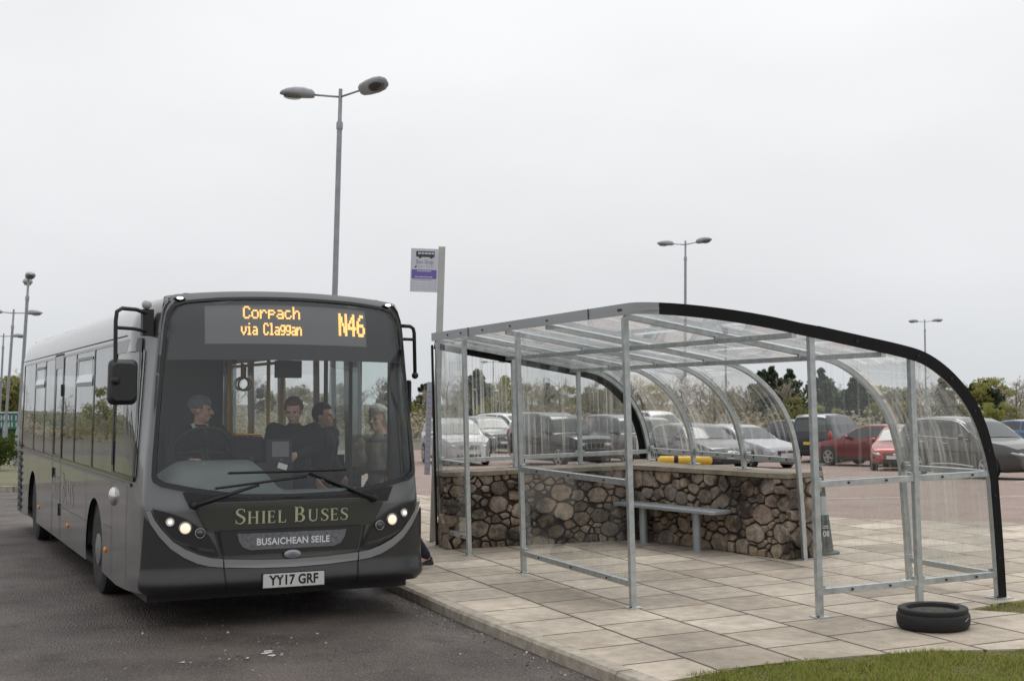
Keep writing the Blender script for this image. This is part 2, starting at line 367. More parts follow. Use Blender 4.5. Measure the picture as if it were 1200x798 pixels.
# road: everything left of the kerb line, level past the bus, then falling gently away
kl = [S(kerbB(a)+.02, a) for a in (-12, -6, -3.3, -1.94, -.14, .73, 2.1, 6, 14.2)]
o_ = [(p.x, p.y) for p in kl] + [(-7.5, 30), (-12, 60), (-90, 60), (-90, -20), (8, -20)]
tag(patch(MB(), o_, lambda x, y: (x, y, zr(y)), 2.5).build('road', M_road, smooth=True), kind='structure')
# car park beyond the paving
far = [(-1.2, 14.2), (1.5, 14), (2.11, 12.37), (5.81, 4.58), (7.08, 3.13), (11, 0), (14, -3)]
fw = [S(b, a) for b, a in far]
o_ = [(p.x, p.y) for p in fw] + [(40, 5), (120, 20), (120, 62), (-12.2, 62), (-7.6, 31)]
tag(patch(MB(), o_, lambda x, y: (x, y, zc(y)), 2.5).build('car_park', M_park, smooth=True), kind='structure')
bl = MB()
for x, y, yaw, ln in ((5.5, 22.5, .25, 3.2), (9.5, 23.2, .25, 2.4), (14.2, 26, .2, 4), (2.0, 30, .9, 3), (12.8, 31.5, .9, 3.5), (8.4, 33, .9, 4), (16, 30, .9, 4), (-.8, 34, 1.2, 4), (4.2, 38, 1.2, 4), (20, 27, .2, 5)):
    dx, dy = math.cos(yaw), math.sin(yaw); nx, ny = -dy*.05, dx*.05
    q = [(x-dx*ln/2-nx, y-dy*ln/2-ny), (x+dx*ln/2-nx, y+dy*ln/2-ny), (x+dx*ln/2+nx, y+dy*ln/2+ny), (x-dx*ln/2+nx, y-dy*ln/2+ny)]
    bl.add([(a, b_, zc(b_)+.006) for a, b_ in q], [(0, 1, 2, 3)])
tag(bl.build('car_park_markings', M_white), kind='structure')
# paving with a skirt, set in the tilted frame
PV = [(kerbB(a)+.125, a) for a in (-2.5, -1.94, -1.05, -.14, .73, 2.1, 6, 14.2)] + far[1:6] + [(11, -.3), (8, -.6), (3.0, -1.30), (2.27, -1.43), (2.53, -1.78), (5, -4.6), (4.2, -5.8), (2.2, -3.35), (1.55, -2.81), (1.0, -2.58), (.42, -2.44), (-.36, -2.38)]
pv = patch(MB(), PV, lambda x, y: (x, y, 0), 1.2)
d_ = dens(PV, .5)
pv.add([(x, y, 0) for x, y in d_] + [(x, y, -.09) for x, y in d_], [(i, (i+1) % len(d_), len(d_)+(i+1) % len(d_), len(d_)+i) for i in range(len(d_))])
tag(pv.build('pavement', M_pave, matrix=SH), kind='structure')
kb = MB(); a = -12.0; k = 0
while a < 14.2:
    L = .90; b0, b1 = kerbB(a), kerbB(a+L); vs = []
    for (bb, aa) in ((b0, a+.004), (b1, a+L-.004)):
        j = random.uniform(-.003, .003)
        vs += [(bb-.01, aa, -.2), (bb-.006, aa, -.022+j), (bb+.012, aa, .001+j), (bb+.119, aa, .003+j), (bb+.119, aa, -.2)]
    kb.add(vs, [(0, 1, 6, 5), (1, 2, 7, 6), (2, 3, 8, 7), (3, 4, 9, 8), (0, 4, 3, 2, 1), (5, 6, 7, 8, 9)]); a += L
tag(kb.build('kerb', M_kerb, matrix=SH), kind='structure')
# lawn soil under and beside the paving (the paving lies 12 mm proud)
tag(patch(MB(), [(kerbB(a)+.125, a) for a in (-12, -6, -3.3, -2.2)] + [(1.2, -2.2), (2.2, -1.2), (14, -.2), (14, -12)], lambda x, y: (x, y, -.014), .8).build('lawn', M_soil, matrix=SH), kind='structure')
# grass blades: dense where the picture shows the lawn edge
def blades(name, polys, count, hmin, hmax, keep=None):
    P = []
    for poly, cnt in zip(polys, count):
        A = np.array(poly); lo, hi = A.min(0), A.max(0); got = 0
        while got < cnt:
            q = rng.uniform(lo, hi, (cnt*2, 2)); q = q[inside(q, poly)][:cnt-got]; P.append(q); got += len(q)
    P = np.concatenate(P); N = len(P)
    cl = (np.sin(P[:, 0]*5.1+1.3*np.sin(P[:, 1]*3.7))*np.cos(P[:, 1]*4.3+P[:, 0]*2.1)+1)/2
    bare = (np.sin(P[:, 0]*7.3+2+np.sin(P[:, 1]*5))*np.sin(P[:, 1]*6.1+P[:, 0]*2) > .62)
    h = rng.uniform(hmin, hmax, N)*(.55+.8*cl)*np.where(bare, .4, 1); an = rng.uniform(0, 2*np.pi, N); wd = rng.uniform(.0022, .0045, N); le = rng.uniform(.2, .9, N)*h; la = rng.uniform(0, 2*np.pi, N)
    V = np.zeros((N, 3, 3)); dx, dy = np.cos(an)*wd, np.sin(an)*wd
    V[:, 0] = np.stack([P[:, 0]-dx, P[:, 1]-dy, np.full(N, -.014)], 1); V[:, 1] = np.stack([P[:, 0]+dx, P[:, 1]+dy, np.full(N, -.014)], 1)
    V[:, 2] = np.stack([P[:, 0]+np.cos(la)*le, P[:, 1]+np.sin(la)*le, h-.014], 1)
    me = bpy.data.meshes.new(name); me.vertices.add(3*N); me.vertices.foreach_set('co', V.ravel()); me.loops.add(3*N); me.loops.foreach_set('vertex_index', np.arange(3*N, dtype=np.int32))
    me.polygons.add(N); me.polygons.foreach_set('loop_start', np.arange(0, 3*N, 3, dtype=np.int32)); me.update(calc_edges=True)
    o = bpy.data.objects.new(name, me); COL.objects.link(o); return o
M_grass = mat('grass_blades', (.085, .125, .022), .6); n = M_grass.node_tree
gi = n.nodes.new('ShaderNodeNewGeometry'); r_ = n.nodes.new('ShaderNodeValToRGB'); r_.color_ramp.elements[0].color = (.07, .11, .018, 1); r_.color_ramp.elements[1].color = (.38, .33, .15, 1)
e = r_.color_ramp.elements.new(.45); e.color = (.25, .29, .05, 1); e = r_.color_ramp.elements.new(.8); e.color = (.40, .39, .10, 1)
n.links.new(gi.outputs['Random Per Island'], r_.inputs[0]); n.links.new(r_.outputs[0], n.nodes['Principled BSDF'].inputs['Base Color'])
tl = n.nodes.new('ShaderNodeBsdfTranslucent'); n.links.new(r_.outputs[0], tl.inputs[0]); mxs = n.nodes.new('ShaderNodeMixShader'); mxs.inputs[0].default_value = .5
n.links.new(n.nodes['Principled BSDF'].outputs[0], mxs.inputs[1]); n.links.new(tl.outputs[0], mxs.inputs[2]); n.links.new(mxs.outputs[0], n.nodes['Material Output'].inputs[0])
edge_ = [(-1.0, -2.45), (-.36, -2.385), (.42, -2.445), (1.0, -2.585), (1.55, -2.815), (2.1, -3.27)]
near = [(a[0]+(b[0]-a[0])*k/20, a[1]+(b[1]-a[1])*k/20+random.uniform(-.02, .045)) for a, b in zip(edge_, edge_[1:]) for k in range(20)] + [(2.1, -4.4), (-1.05, -4.4)]
rightp = [(2.28, -1.46), (3.0, -1.33), (5.2, -1.0), (5.2, -3.5), (4.0, -3.5), (2.56, -1.80)]
gb = blades('grass', [near, rightp], [62000, 16000], .014, .042); gb.data.materials.append(M_grass); gb.matrix_world = SH; tag(gb, kind='stuff')
gb['label'] = 'short patchy green grass at the lawn edge beside the paving'
# left verge with kerb
vg = [(-8.3, 29.6), (-34, 28.4), (-34, 50), (-10.6, 50)]
tag(patch(MB(), vg, lambda x, y: (x, y, zr(y)+.11), 3).build('verge', mat('verge_grass', (.10, .115, .045), .95, col2=(.16, .14, .085), scale=.9), smooth=True), kind='structure')
vk = MB()
for i in range(26):
    x0 = -8.3 - i*1.0; y0 = 29.6 - (29.6-27.2)*(i*1.0)/51.7
    vk.box((x0-.5, y0-.06, zr(y0)+.05), (.985, .14, .16))
tag(vk.build('verge_kerb', M_kerb), kind='structure')
ew = MB(); ep = [S(-1.335, 14.2), Vector((-6.2, 26, 0)), Vector((-7.55, 30.5, 0)), Vector((-12.1, 60, 0))]
for a, b_ in zip(ep, ep[1:]):
    d_e = (b_-a); nn_ = Vector((-d_e.y, d_e.x, 0)).normalized(); K = 12
    for k in range(K):
        p, q = a.lerp(b_, k/K), a.lerp(b_, (k+1)/K); vs = []
        for u in (p, q): vs += [(u.x+nn_.x*.45, u.y+nn_.y*.45, -.76), (u.x+nn_.x*.12, u.y+nn_.y*.12, max(zc(u.y), zr(u.y))+.012), (u.x-nn_.x*.12, u.y-nn_.y*.12, max(zc(u.y), zr(u.y))+.014), (u.x-nn_.x*.45, u.y-nn_.y*.45, -.76)]
        ew.add(vs, [(0, 1, 5, 4), (1, 2, 6, 5), (2, 3, 7, 6)])
tag(ew.build('car_park_kerb', M_kerb), kind='structure')
# grit and crumbs along the kerb and under the bus nose
gr = MB(); 
def crumb(p, s):
    v = [Vector((random.gauss(0, 1), random.gauss(0, 1), random.gauss(0, .6))).normalized()*s*random.uniform(.6, 1.2) for _ in range(6)]
    gr.add([p+q+Vector((0, 0, s*.4)) for q in v], [(0, 1, 2), (0, 2, 3), (0, 3, 4), (0, 4, 1), (5, 2, 1), (5, 3, 2), (5, 4, 3), (5, 1, 4)])
for i in range(420):
    A_ = random.uniform(-3, 2.2); p = S(kerbB(A_)-.03-abs(random.gauss(0, .14)), A_); crumb(Vector((p.x, p.y, -.135)), random.choice((.004, .005, .006, .012)))
for i in range(160):
    p = Vector((random.gauss(-1.75, .5), random.gauss(9.9, .55), -.135)); crumb(p, random.choice((.004, .006, .008, .014)))
for i in range(500):
    p = Vector((random.uniform(-4.5, .6), random.uniform(7.6, 12), -.135))
    if (S(kerbB(0), 0)-p).length < 0: continue
    if p.x < -.2 + (10.5-p.y)*.40: crumb(p, random.uniform(.003, .006))
for i in range(110):
    p = S(random.uniform(-1.1, 3.2), random.uniform(-2.3, 4), .001); crumb(p, random.choice((.003, .003, .004, .006)))
M_grit = mat('grit', (.32, .28, .24), .9); n = M_grit.node_tree; gi = n.nodes.new('ShaderNodeNewGeometry'); r_ = n.nodes.new('ShaderNodeValToRGB')
r_.color_ramp.elements[0].color = (.08, .07, .06, 1); r_.color_ramp.elements[1].color = (.55, .52, .48, 1); n.links.new(gi.outputs['Random Per Island'], r_.inputs[0]); n.links.new(r_.outputs[0], n.nodes['Principled BSDF'].inputs['Base Color'])
tag(gr.build('gravel', M_grit), kind='stuff')
pl = MB()
for cx, cy_, sc in ((-1.83, 9.75, .05), (-1.72, 9.62, .03), (-1.95, 9.5, .02), (-2.35, 9.35, .02)):
    for k in range(5):
        a = random.uniform(0, 6.3); p = Vector((cx+random.gauss(0, sc), cy_+random.gauss(0, sc), -.133))
        q = [p+Vector((math.cos(a+t*1.57)*sc*random.uniform(.3, .9), math.sin(a+t*1.57)*sc*random.uniform(.3, .9), random.uniform(.0, .008))) for t in range(4)]
        pl.add(q, [(0, 1, 2, 3)])
tag(pl.build('litter', mat('paper_scraps', (.55, .53, .5), .8)), kind='stuff')
# ------------------------------------------------------------------ bus shelter
M_galv = mat('galvanised_steel', (.50, .53, .53), .42, metal=.75, var=.16, scale=14, col2=None, rvar=.1, bump=.05, bscale=30)
n = M_galv.node_tree
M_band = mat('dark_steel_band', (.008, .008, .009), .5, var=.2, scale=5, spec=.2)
M_band_sheen = mat('band_sky_sheen', (.34, .345, .35), .42, metal=.45, var=.10, scale=3, stretch=(1, .2, 20))  # front of the dark band in light grey; sky reflection put into the colour
M_bolt = mat('bolt_black', (.02, .02, .022), .5)
M_pane = glass('shelter_pane', (.985, .99, .988), .04, dirt=.14, dcol=(.72, .72, .70), streak=(3, 30, .55), base_dirt=.012, trl=.6)
M_pane_end = glass('end_pane', (.985, .99, .988), .04, dirt=.17, dcol=(.72, .72, .70), streak=(34, 3, .45), base_dirt=.008, trl=.6)
M_pane_far = glass('far_pane', (.985, .99, .988), .04, dirt=.62, dcol=(.78, .78, .75), streak=(46, 3, .30), base_dirt=.02, trl=.7)
M_curve = glass('curved_sheet', (.98, .985, .985), .04, dirt=.34, dcol=(.78, .78, .77), streak=(.5, 26, .5), base_dirt=.015, trl=.75)
M_pane_front = glass('front_pane', (.985, .99, .988), .04, dirt=.05, dcol=(.7, .7, .68), streak=(3, 24, .5), base_dirt=.004, trl=.6)
M_roof = glass('roof_sheet', (.97, .98, .985), .03, dirt=.40, dcol=(.80, .80, .82), streak=(.9, 9, 2), base_dirt=.10, wav=.05, trl=.88)
sh = thing('bus_shelter', 'open galvanised bus shelter with clear curved roof and black edge band on the paving', 'bus shelter', matrix=SH)
def prof_raw():
    """roof line (x away from road, z): straight fall to the back, then a bend down to the ground"""
    pts = [(0.0, 2.49), (.5, 2.395), (1.0, 2.30), (1.5, 2.203), (1.92, 2.12)]
    c = (2.06, 1.30); 
    ctrl = [(2.16, 2.055), (2.36, 1.945), (2.53, 1.80), (2.66, 1.64), (2.76, 1.45), (2.82, 1.25), (2.855, 1.05)]
    return pts + ctrl + [(2.87, .8), (2.885, .5), (2.895, .2), (2.90, 0.0)]
PR = prof_raw()
def cat_interp(P, m=5):
    out = []
    for i in range(len(P)-1):
        p0 = np.array(P[max(i-1, 0)]); p1 = np.array(P[i]); p2 = np.array(P[i+1]); p3 = np.array(P[min(i+2, len(P)-1)])
        for k in range(m):
            t = k/m; out.append(tuple(.5*((2*p1)+(-p0+p2)*t+(2*p0-5*p1+4*p2-p3)*t*t+(-p0+3*p1-3*p2+p3)*t**3)))
    return out + [P[-1]]
PF = cat_interp(PR, 4)
def prof_n(i):
    a = np.array(PF[max(i-1, 0)]); b = np.array(PF[min(i+1, len(PF)-1)]); t = (b-a)/np.linalg.norm(b-a); return np.array((-t[1], t[0]))  # outward (up / back)
def prof_cut(zmin): return [i for i in range(len(PF)) if PF[i][1] >= zmin]
A_END, A_FAR = -1.17, 5.02
RIBS = [0.0, 1.66, 2.72, 3.84]
WALLTOP = .905
def base_plate(mb, x, y, z=0, s=.075):
    mb.box((x, y, z+.005), (s*1.6, s*1.6, .010)); 
    for a, b in ((.045, .045), (-.045, -.045)): mb.box((x+a, y+b, z+.014), (.016, .016, .014), 1)
def post(x, y, z0, z1, name='post'):
    p = MB(); p.box((x, y, (z0+z1)/2), (.05, .05, z1-z0)); o = p.build(name, M_galv, sh, bevel=.004)
    q = MB(); base_plate(q, x, y, z0); q.build('base_plate', [M_galv, M_bolt], o, bevel=.002)
    return o
def roofz(x): return 2.49 - .192*x - .035
for y in (0.0, 2.41, 4.02, 4.97): post(0.0, y, 0, 2.45)
for x in (1.07, 2.05): post(x, A_END+.03, 0, roofz(x)-.02)
for x in (.98, 1.86): post(x, A_FAR-.05, WALLTOP, roofz(x)-.02)
def bolts(mb, pts, axis, r=.009):
    for p in pts:
        if axis == 'x': mb.box(p, (.012, 2*r, 2*r), 1)
        else: mb.box(p, (2*r, .012, 2*r), 1)
def rail_y(y0, y1, x, z, name='rail', face=-1):
    p = MB(); p.box((x, (y0+y1)/2, z), (.04, abs(y1-y0), .05))
    bolts(p, [(x+face*.024, y0+(y1-y0)*t, z) for t in (.18, .5, .82)], 'x')
    for yy in (y0, y1): p.box((x+.01, yy+(.012 if yy == y0 else -.012)*np.sign(y1-y0), z+.035), (.05, .03, .03))
    return p.build(name, [M_galv, M_bolt], sh, bevel=.003)
def rail_x(x0, x1, y, z, name='rail', face=-1):
    p = MB(); p.box(((x0+x1)/2, y, z), (abs(x1-x0), .04, .05))
    bolts(p, [(x0+(x1-x0)*t, y+face*.024, z) for t in (.3, .7)], 'y')
    for xx in (x0, x1): p.box((xx+(.012 if xx == x0 else -.012), y+.01, z+.035), (.03, .05, .03))
    return p.build(name, [M_galv, M_bolt], sh, bevel=.003)
for z in (.20, 1.05):
    rail_y(.027, 2.383, 0, z); rail_y(4.047, 4.943, 0, z if z < 1 else 1.02)
    rail_x(1.097, 2.023, A_END+.03, z); rail_x(2.077, 2.865, A_END+.03, z)
    rail_y(A_END+.06, -.03, 2.84, z, face=1)
rail_x(.027, .953, A_FAR-.05, 1.02, face=1); rail_x(1.007, 1.833, A_FAR-.05, 1.02, face=1); rail_x(1.887, 2.83, A_FAR-.05, 1.02, face=1)
for a, b in ((1.69, 2.69), (2.75, 3.81), (3.87, 4.95)): rail_y(a, b, 2.85, 1.04)
# ribs bent with the roof
def rib(y, zmin, d=.028, name='rib', m=M_galv, xmin=-1):
    I = [i for i in prof_cut(zmin) if PF[i][0] >= xmin]; pts = [(PF[i][0]-prof_n(i)[0]*d, y, PF[i][1]-prof_n(i)[1]*d) for i in I]
    if zmin > 0: pts.append((pts[-1][0]+.005, y, zmin))
    p = MB(); p.sweep(pts, [(prof_n(i)[0], 0, prof_n(i)[1]) for i in I] + ([(1, 0, 0)] if zmin > 0 else []), .048, .048)
    o = p.build(name, M_galv, sh, bevel=.003, smooth=True, angle=30)
    q = MB(); base_plate(q, pts[-1][0], y, max(zmin, 0)); q.build('base_plate', [M_galv, M_bolt], o, bevel=.002)
    return o
for y in RIBS: rib(y, 0 if y < 2 else WALLTOP)
rib(A_END+.03, 0, xmin=1.04); rib(A_FAR-.04, WALLTOP)
# purlins along the roof
for x in (.90, 1.76):
    z = roofz(x)-.055
    z += .012; p = MB(); p.box((x, (A_END+.006+A_FAR-.06)/2, z), (.045, A_FAR-A_END-.066, .045))
    for y in RIBS: p.box((x+.03, y+.03, z+.02), (.03, .03, .05)); p.box((x-.03, y-.03, z+.02), (.03, .03, .05))
    p.build('purlin', [M_galv, M_bolt], sh, bevel=.003)
# band round the roof edge: flat fascia at the front, rounded corner, then the bent edge of the near end
def band(pts_top, pts_bot, nrm, th=.008):
    vs = []; fs = []; N = len(pts_top)
    for t, b, n_ in zip(pts_top, pts_bot, nrm):
        t, b, n_ = Vector(t), Vector(b), Vector(n_); vs += [t, b, b-n_*th, t-n_*th]
    for i in range(N-1):
        for k in range(4): fs.append((i*4+k, (i+1)*4+k, (i+1)*4+(k+1) % 4, i*4+(k+1) % 4))
    fs += [(0, 1, 2, 3), tuple((N-1)*4+k for k in (3, 2, 1, 0))]
    return vs, fs
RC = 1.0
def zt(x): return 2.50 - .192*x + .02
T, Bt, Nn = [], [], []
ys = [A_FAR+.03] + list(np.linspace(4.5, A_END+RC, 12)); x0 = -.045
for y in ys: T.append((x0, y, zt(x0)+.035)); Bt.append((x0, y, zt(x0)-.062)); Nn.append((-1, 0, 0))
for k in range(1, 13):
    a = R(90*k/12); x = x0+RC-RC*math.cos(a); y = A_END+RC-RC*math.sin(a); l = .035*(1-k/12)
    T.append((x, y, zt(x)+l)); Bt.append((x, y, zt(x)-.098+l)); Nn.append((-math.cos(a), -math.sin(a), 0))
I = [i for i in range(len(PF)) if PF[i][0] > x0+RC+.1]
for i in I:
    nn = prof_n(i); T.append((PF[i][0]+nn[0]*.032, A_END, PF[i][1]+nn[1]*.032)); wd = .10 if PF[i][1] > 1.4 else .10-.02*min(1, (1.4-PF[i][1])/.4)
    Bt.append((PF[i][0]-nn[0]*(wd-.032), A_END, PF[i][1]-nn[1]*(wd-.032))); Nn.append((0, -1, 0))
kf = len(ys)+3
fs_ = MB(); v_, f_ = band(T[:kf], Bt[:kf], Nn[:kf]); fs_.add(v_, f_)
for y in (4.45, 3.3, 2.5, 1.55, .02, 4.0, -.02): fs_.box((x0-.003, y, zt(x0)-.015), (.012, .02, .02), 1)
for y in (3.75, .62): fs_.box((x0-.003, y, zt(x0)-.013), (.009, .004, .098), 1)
fs_.build('fascia', [M_band_sheen, M_bolt], sh, smooth=True, angle=40)
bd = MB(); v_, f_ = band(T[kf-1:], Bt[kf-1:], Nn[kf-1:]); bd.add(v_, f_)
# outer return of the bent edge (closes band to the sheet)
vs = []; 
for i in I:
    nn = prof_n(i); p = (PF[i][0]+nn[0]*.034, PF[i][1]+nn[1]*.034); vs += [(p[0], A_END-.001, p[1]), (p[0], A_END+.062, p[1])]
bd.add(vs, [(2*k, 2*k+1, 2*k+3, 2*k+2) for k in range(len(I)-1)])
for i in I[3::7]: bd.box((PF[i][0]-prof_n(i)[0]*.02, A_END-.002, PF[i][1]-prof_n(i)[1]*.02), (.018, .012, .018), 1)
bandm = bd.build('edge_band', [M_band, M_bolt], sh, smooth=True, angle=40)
q = MB(); base_plate(q, 2.88, A_END+.03, 0, .10); q.build('base_plate', [M_galv, M_bolt], bandm, bevel=.002)
# band of the far end and its corner strip
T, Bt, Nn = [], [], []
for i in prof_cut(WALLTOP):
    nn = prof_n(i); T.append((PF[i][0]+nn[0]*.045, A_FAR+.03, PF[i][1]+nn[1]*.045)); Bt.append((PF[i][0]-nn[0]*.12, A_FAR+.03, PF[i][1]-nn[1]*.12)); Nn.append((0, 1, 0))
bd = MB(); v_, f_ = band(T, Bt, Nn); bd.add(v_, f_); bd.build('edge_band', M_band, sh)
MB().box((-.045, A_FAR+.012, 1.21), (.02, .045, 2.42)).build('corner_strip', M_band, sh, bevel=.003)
# panes
def pane_box(c, d, m, name='glass_panel'): return MB().box(c, d).build(name, m, sh)
pane_box((.028, 1.205, 1.30), (.005, 2.34, 2.26), M_pane_front)
pane_box((.028, 4.495, 1.30), (.005, .89, 2.26), M_pane)
def pane_x(x0, x1, y, z0, m):
    """end pane with its top cut to the roof line"""
    xs_ = np.linspace(x0, x1, 14); px = [p[0] for p in PF]; pz = [p[1] for p in PF]
    top = []
    for x in xs_:
        k = min(len(PF)-1, max(1, next((i for i in range(len(PF)) if PF[i][0] >= x), len(PF)-1)))
        t = (x-PF[k-1][0])/max(1e-6, PF[k][0]-PF[k-1][0]); top.append(PF[k-1][1]+(PF[k][1]-PF[k-1][1])*min(1, t)-.05)
    vs = []; fs = []
    for x, z in zip(xs_, top): vs += [(x, y-.0025, z0), (x, y-.0025, z), (x, y+.0025, z), (x, y+.0025, z0)]
    for i in range(len(xs_)-1):
        for k in range(4): fs.append((i*4+k, (i+1)*4+k, (i+1)*4+(k+1) % 4, i*4+(k+1) % 4))
    fs += [(0, 1, 2, 3), tuple((len(xs_)-1)*4+k for k in (3, 2, 1, 0))]
    return MB().add(vs, fs).build('glass_panel', m, sh)
pane_x(1.095, 2.025, A_END+.062, .18, M_pane_end); pane_x(2.075, 2.84, A_END+.062, .18, M_pane_end)
for a, b in ((.03, .955), (1.005, 1.835), (1.885, 2.82)): pane_x(a, b, A_FAR+.036, .98, M_pane_far)
def sheet(y0, y1, zmin, xmax=9, corner=False):
    I = [i for i in prof_cut(zmin) if PF[i][0] < xmax]; N = 10; vs = []; fs = []
    for i in I:
        nn = prof_n(i)
        for k in range(N+1):
            x = PF[i][0]; ya = y0
            if corner and x < RC+x0c: ya = max(y0, A_END+RC-math.sqrt(max(0, RC**2-(RC+x0c-x)**2))+.01)
            y = ya+(y1-ya)*k/N; vs.append((x+nn[0]*.004-(.03 if i == 0 else 0), y, PF[i][1]+nn[1]*.004))
    for a in range(len(I)-1):
        for k in range(N): fs.append((a*(N+1)+k, a*(N+1)+k+1, (a+1)*(N+1)+k+1, (a+1)*(N+1)+k))
    o = MB().add(vs, fs).build('roof_sheet', [M_roof, M_curve], sh, smooth=True); o.data.polygons.foreach_set('material_index', [1 if sum(vs[i][2] for i in f)/4 < 2.0 else 0 for f in fs]); sd = o.modifiers.new('thick', 'SOLIDIFY'); sd.thickness = .004; sd.offset = 1
x0c = -.045
B_ = [A_END+.02, 0.0] + RIBS[1:] + [A_FAR]
sheet(B_[0], -.003, .16, corner=True)
sheet(.003, B_[2]-.003, .9, xmax=2.2)
sheet(B_[2]+.003, B_[3]-.003, .98); sheet(B_[3]+.003, B_[4]-.003, .98); sheet(B_[4]+.003, B_[5], .98)

# ------------------------------------------------------------------ rubble stone walls (L-shape) and bench
M_mortar = mat('wall_mortar', (.055, .045, .036), .95, var=.55, scale=8, bump=.8, bscale=25)
M_stone = mat('rubble_stone', (.30, .24, .18), .85); n = M_stone.node_tree; b = n.nodes['Principled BSDF']
gi = n.nodes.new('ShaderNodeNewGeometry'); r_ = n.nodes.new('ShaderNodeValToRGB'); cols = [(.14, .115, .09), (.40, .32, .235), (.27, .205, .165), (.38, .32, .26), (.19, .16, .135), (.38, .275, .185), (.32, .275, .225)]
r_.color_ramp.elements[0].color = (*cols[0], 1); r_.color_ramp.elements[1].color = (*cols[-1], 1)
for k, c in enumerate(cols[1:-1]): e = r_.color_ramp.elements.new((k+1)/6); e.color = (*c, 1)
n.links.new(gi.outputs['Random Per Island'], r_.inputs[0]); t = n.nodes.new('ShaderNodeTexCoord')
def mulnoise(src, sc, lo, hi, p0, p1, cc=(0, 0, 0)):
    z = n.nodes.new('ShaderNodeTexNoise'); z.inputs['Scale'].default_value = sc; z.inputs['Detail'].default_value = 8; z.inputs['Roughness'].default_value = .65; n.links.new(t.outputs['Object'], z.inputs['Vector'])
    q = n.nodes.new('ShaderNodeMapRange'); q.inputs[1].default_value = p0; q.inputs[2].default_value = p1; q.inputs[3].default_value = lo; q.inputs[4].default_value = hi; n.links.new(z.outputs[0], q.inputs[0])
    m_ = n.nodes.new('ShaderNodeMix'); m_.data_type = 'RGBA'; m_.blend_type = 'MULTIPLY'; m_.inputs[0].default_value = 1; n.links.new(src, m_.inputs[6]); n.links.new(q.outputs[0], m_.inputs[7]); return m_.outputs[2]
c = mulnoise(r_.outputs[0], 14, .62, 1.25, .3, .7); c = mulnoise(c, 2.2, .22, 1.2, .40, .56); c = mulnoise(c, 70, .8, 1.15, .35, .65)
n.links.new(c, b.inputs['Base Color'])
zz = n.nodes.new('ShaderNodeTexNoise'); zz.inputs['Scale'].default_value = 35; zz.inputs['Detail'].default_value = 6; n.links.new(t.outputs['Object'], zz.inputs['Vector'])
bp = n.nodes.new('ShaderNodeBump'); bp.inputs['Strength'].default_value = .8; bp.inputs['Distance'].default_value = .02; n.links.new(zz.outputs[0], bp.inputs['Height']); n.links.new(bp.outputs[0], b.inputs['Normal'])
M_cope = mat('coping_stone', (.34, .30, .235), .85, col2=(.20, .17, .125), scale=5, bump=.4, bscale=40)

def vor_stones(mb, L, Hh, fr, cw=.135):
    """irregular rounded stones filling an L x Hh face; fr(u, z, d) maps onto the wall"""
    seeds = []; rad = []; asp = 1.3
    for r_, tries in ((cw*.95, int(14*L)), (cw*.68, int(60*L)), (cw*.46, int(200*L)), (cw*.27, int(700*L))):
        for _ in range(tries):
            p_ = np.array((random.uniform(.0, L), random.uniform(.02, Hh-.02))); r2 = r_*random.uniform(.85, 1.15)
            if all(math.hypot(p_[0]-q[0], (p_[1]-q[1])*asp) > (r2+k_)*.86 for q, k_ in zip(seeds, rad)): seeds.append(p_); rad.append(r2)
    seeds = np.array(seeds); rad = np.array(rad); sc = np.array((1, asp))
    for i, s_ in enumerate(seeds):
        inset = random.choice((.005, .007, .010, .013, .018))
        poly = [(0, 0), (L, 0), (L, Hh), (0, Hh)]; D_s = (seeds-s_)*sc; d = np.hypot(*D_s.T)
        for j in np.argsort(d-rad)[1:22]:
            o = seeds[j]; t_ = .5+(rad[i]**2-rad[j]**2)/(2*d[j]**2); m_ = s_+(o-s_)*t_; nn = (o-s_)*sc*sc; nn = nn/np.linalg.norm(nn)
            q = []
            for k in range(len(poly)):
                a, b_ = np.array(poly[k]), np.array(poly[(k+1) % len(poly)]); da, db = (a-m_)@nn+inset, (b_-m_)@nn+inset
                if da <= 0: q.append(tuple(a))
                if (da < 0) != (db < 0): q.append(tuple(a+(b_-a)*da/(da-db)))
            poly = q
            if len(poly) < 3: break
        if len(poly) < 3: continue
        A = np.array(poly); c_ = A.mean(0)
        area = .5*abs(sum(A[k][0]*A[(k+1) % len(A)][1]-A[(k+1) % len(A)][0]*A[k][1] for k in range(len(A))))
        if area < .0012: continue
        poly = smooth_poly(dens(poly, .07), 1, .16); A = np.array(poly); A = c_+(A-c_)*(1+rng.normal(0, .04, (len(A), 1)))
        N = len(A); top = random.uniform(.02, .05); vs = []; tl = rng.normal(0, .017, 2)
        for k_, dd in ((1.0, -.01), (.975, .50), (.925, .90), (.66, 1.0), (.3, 1.0)):
            for p in A:
                q = c_+(p-c_)*k_; vs.append(fr(q[0], q[1], dd*top*(1 if dd > 0 else 0)+(tl@(q-c_))/.1*.6*max(dd, 0)+(random.gauss(0, .0025) if dd > 0 else -.02)))
        fs = [(a*N+k, a*N+(k+1) % N, (a+1)*N+(k+1) % N, (a+1)*N+k) for a in range(4) for k in range(N)]; fs.append(tuple(4*N+k for k in range(N)))
        mb.add(vs, fs)
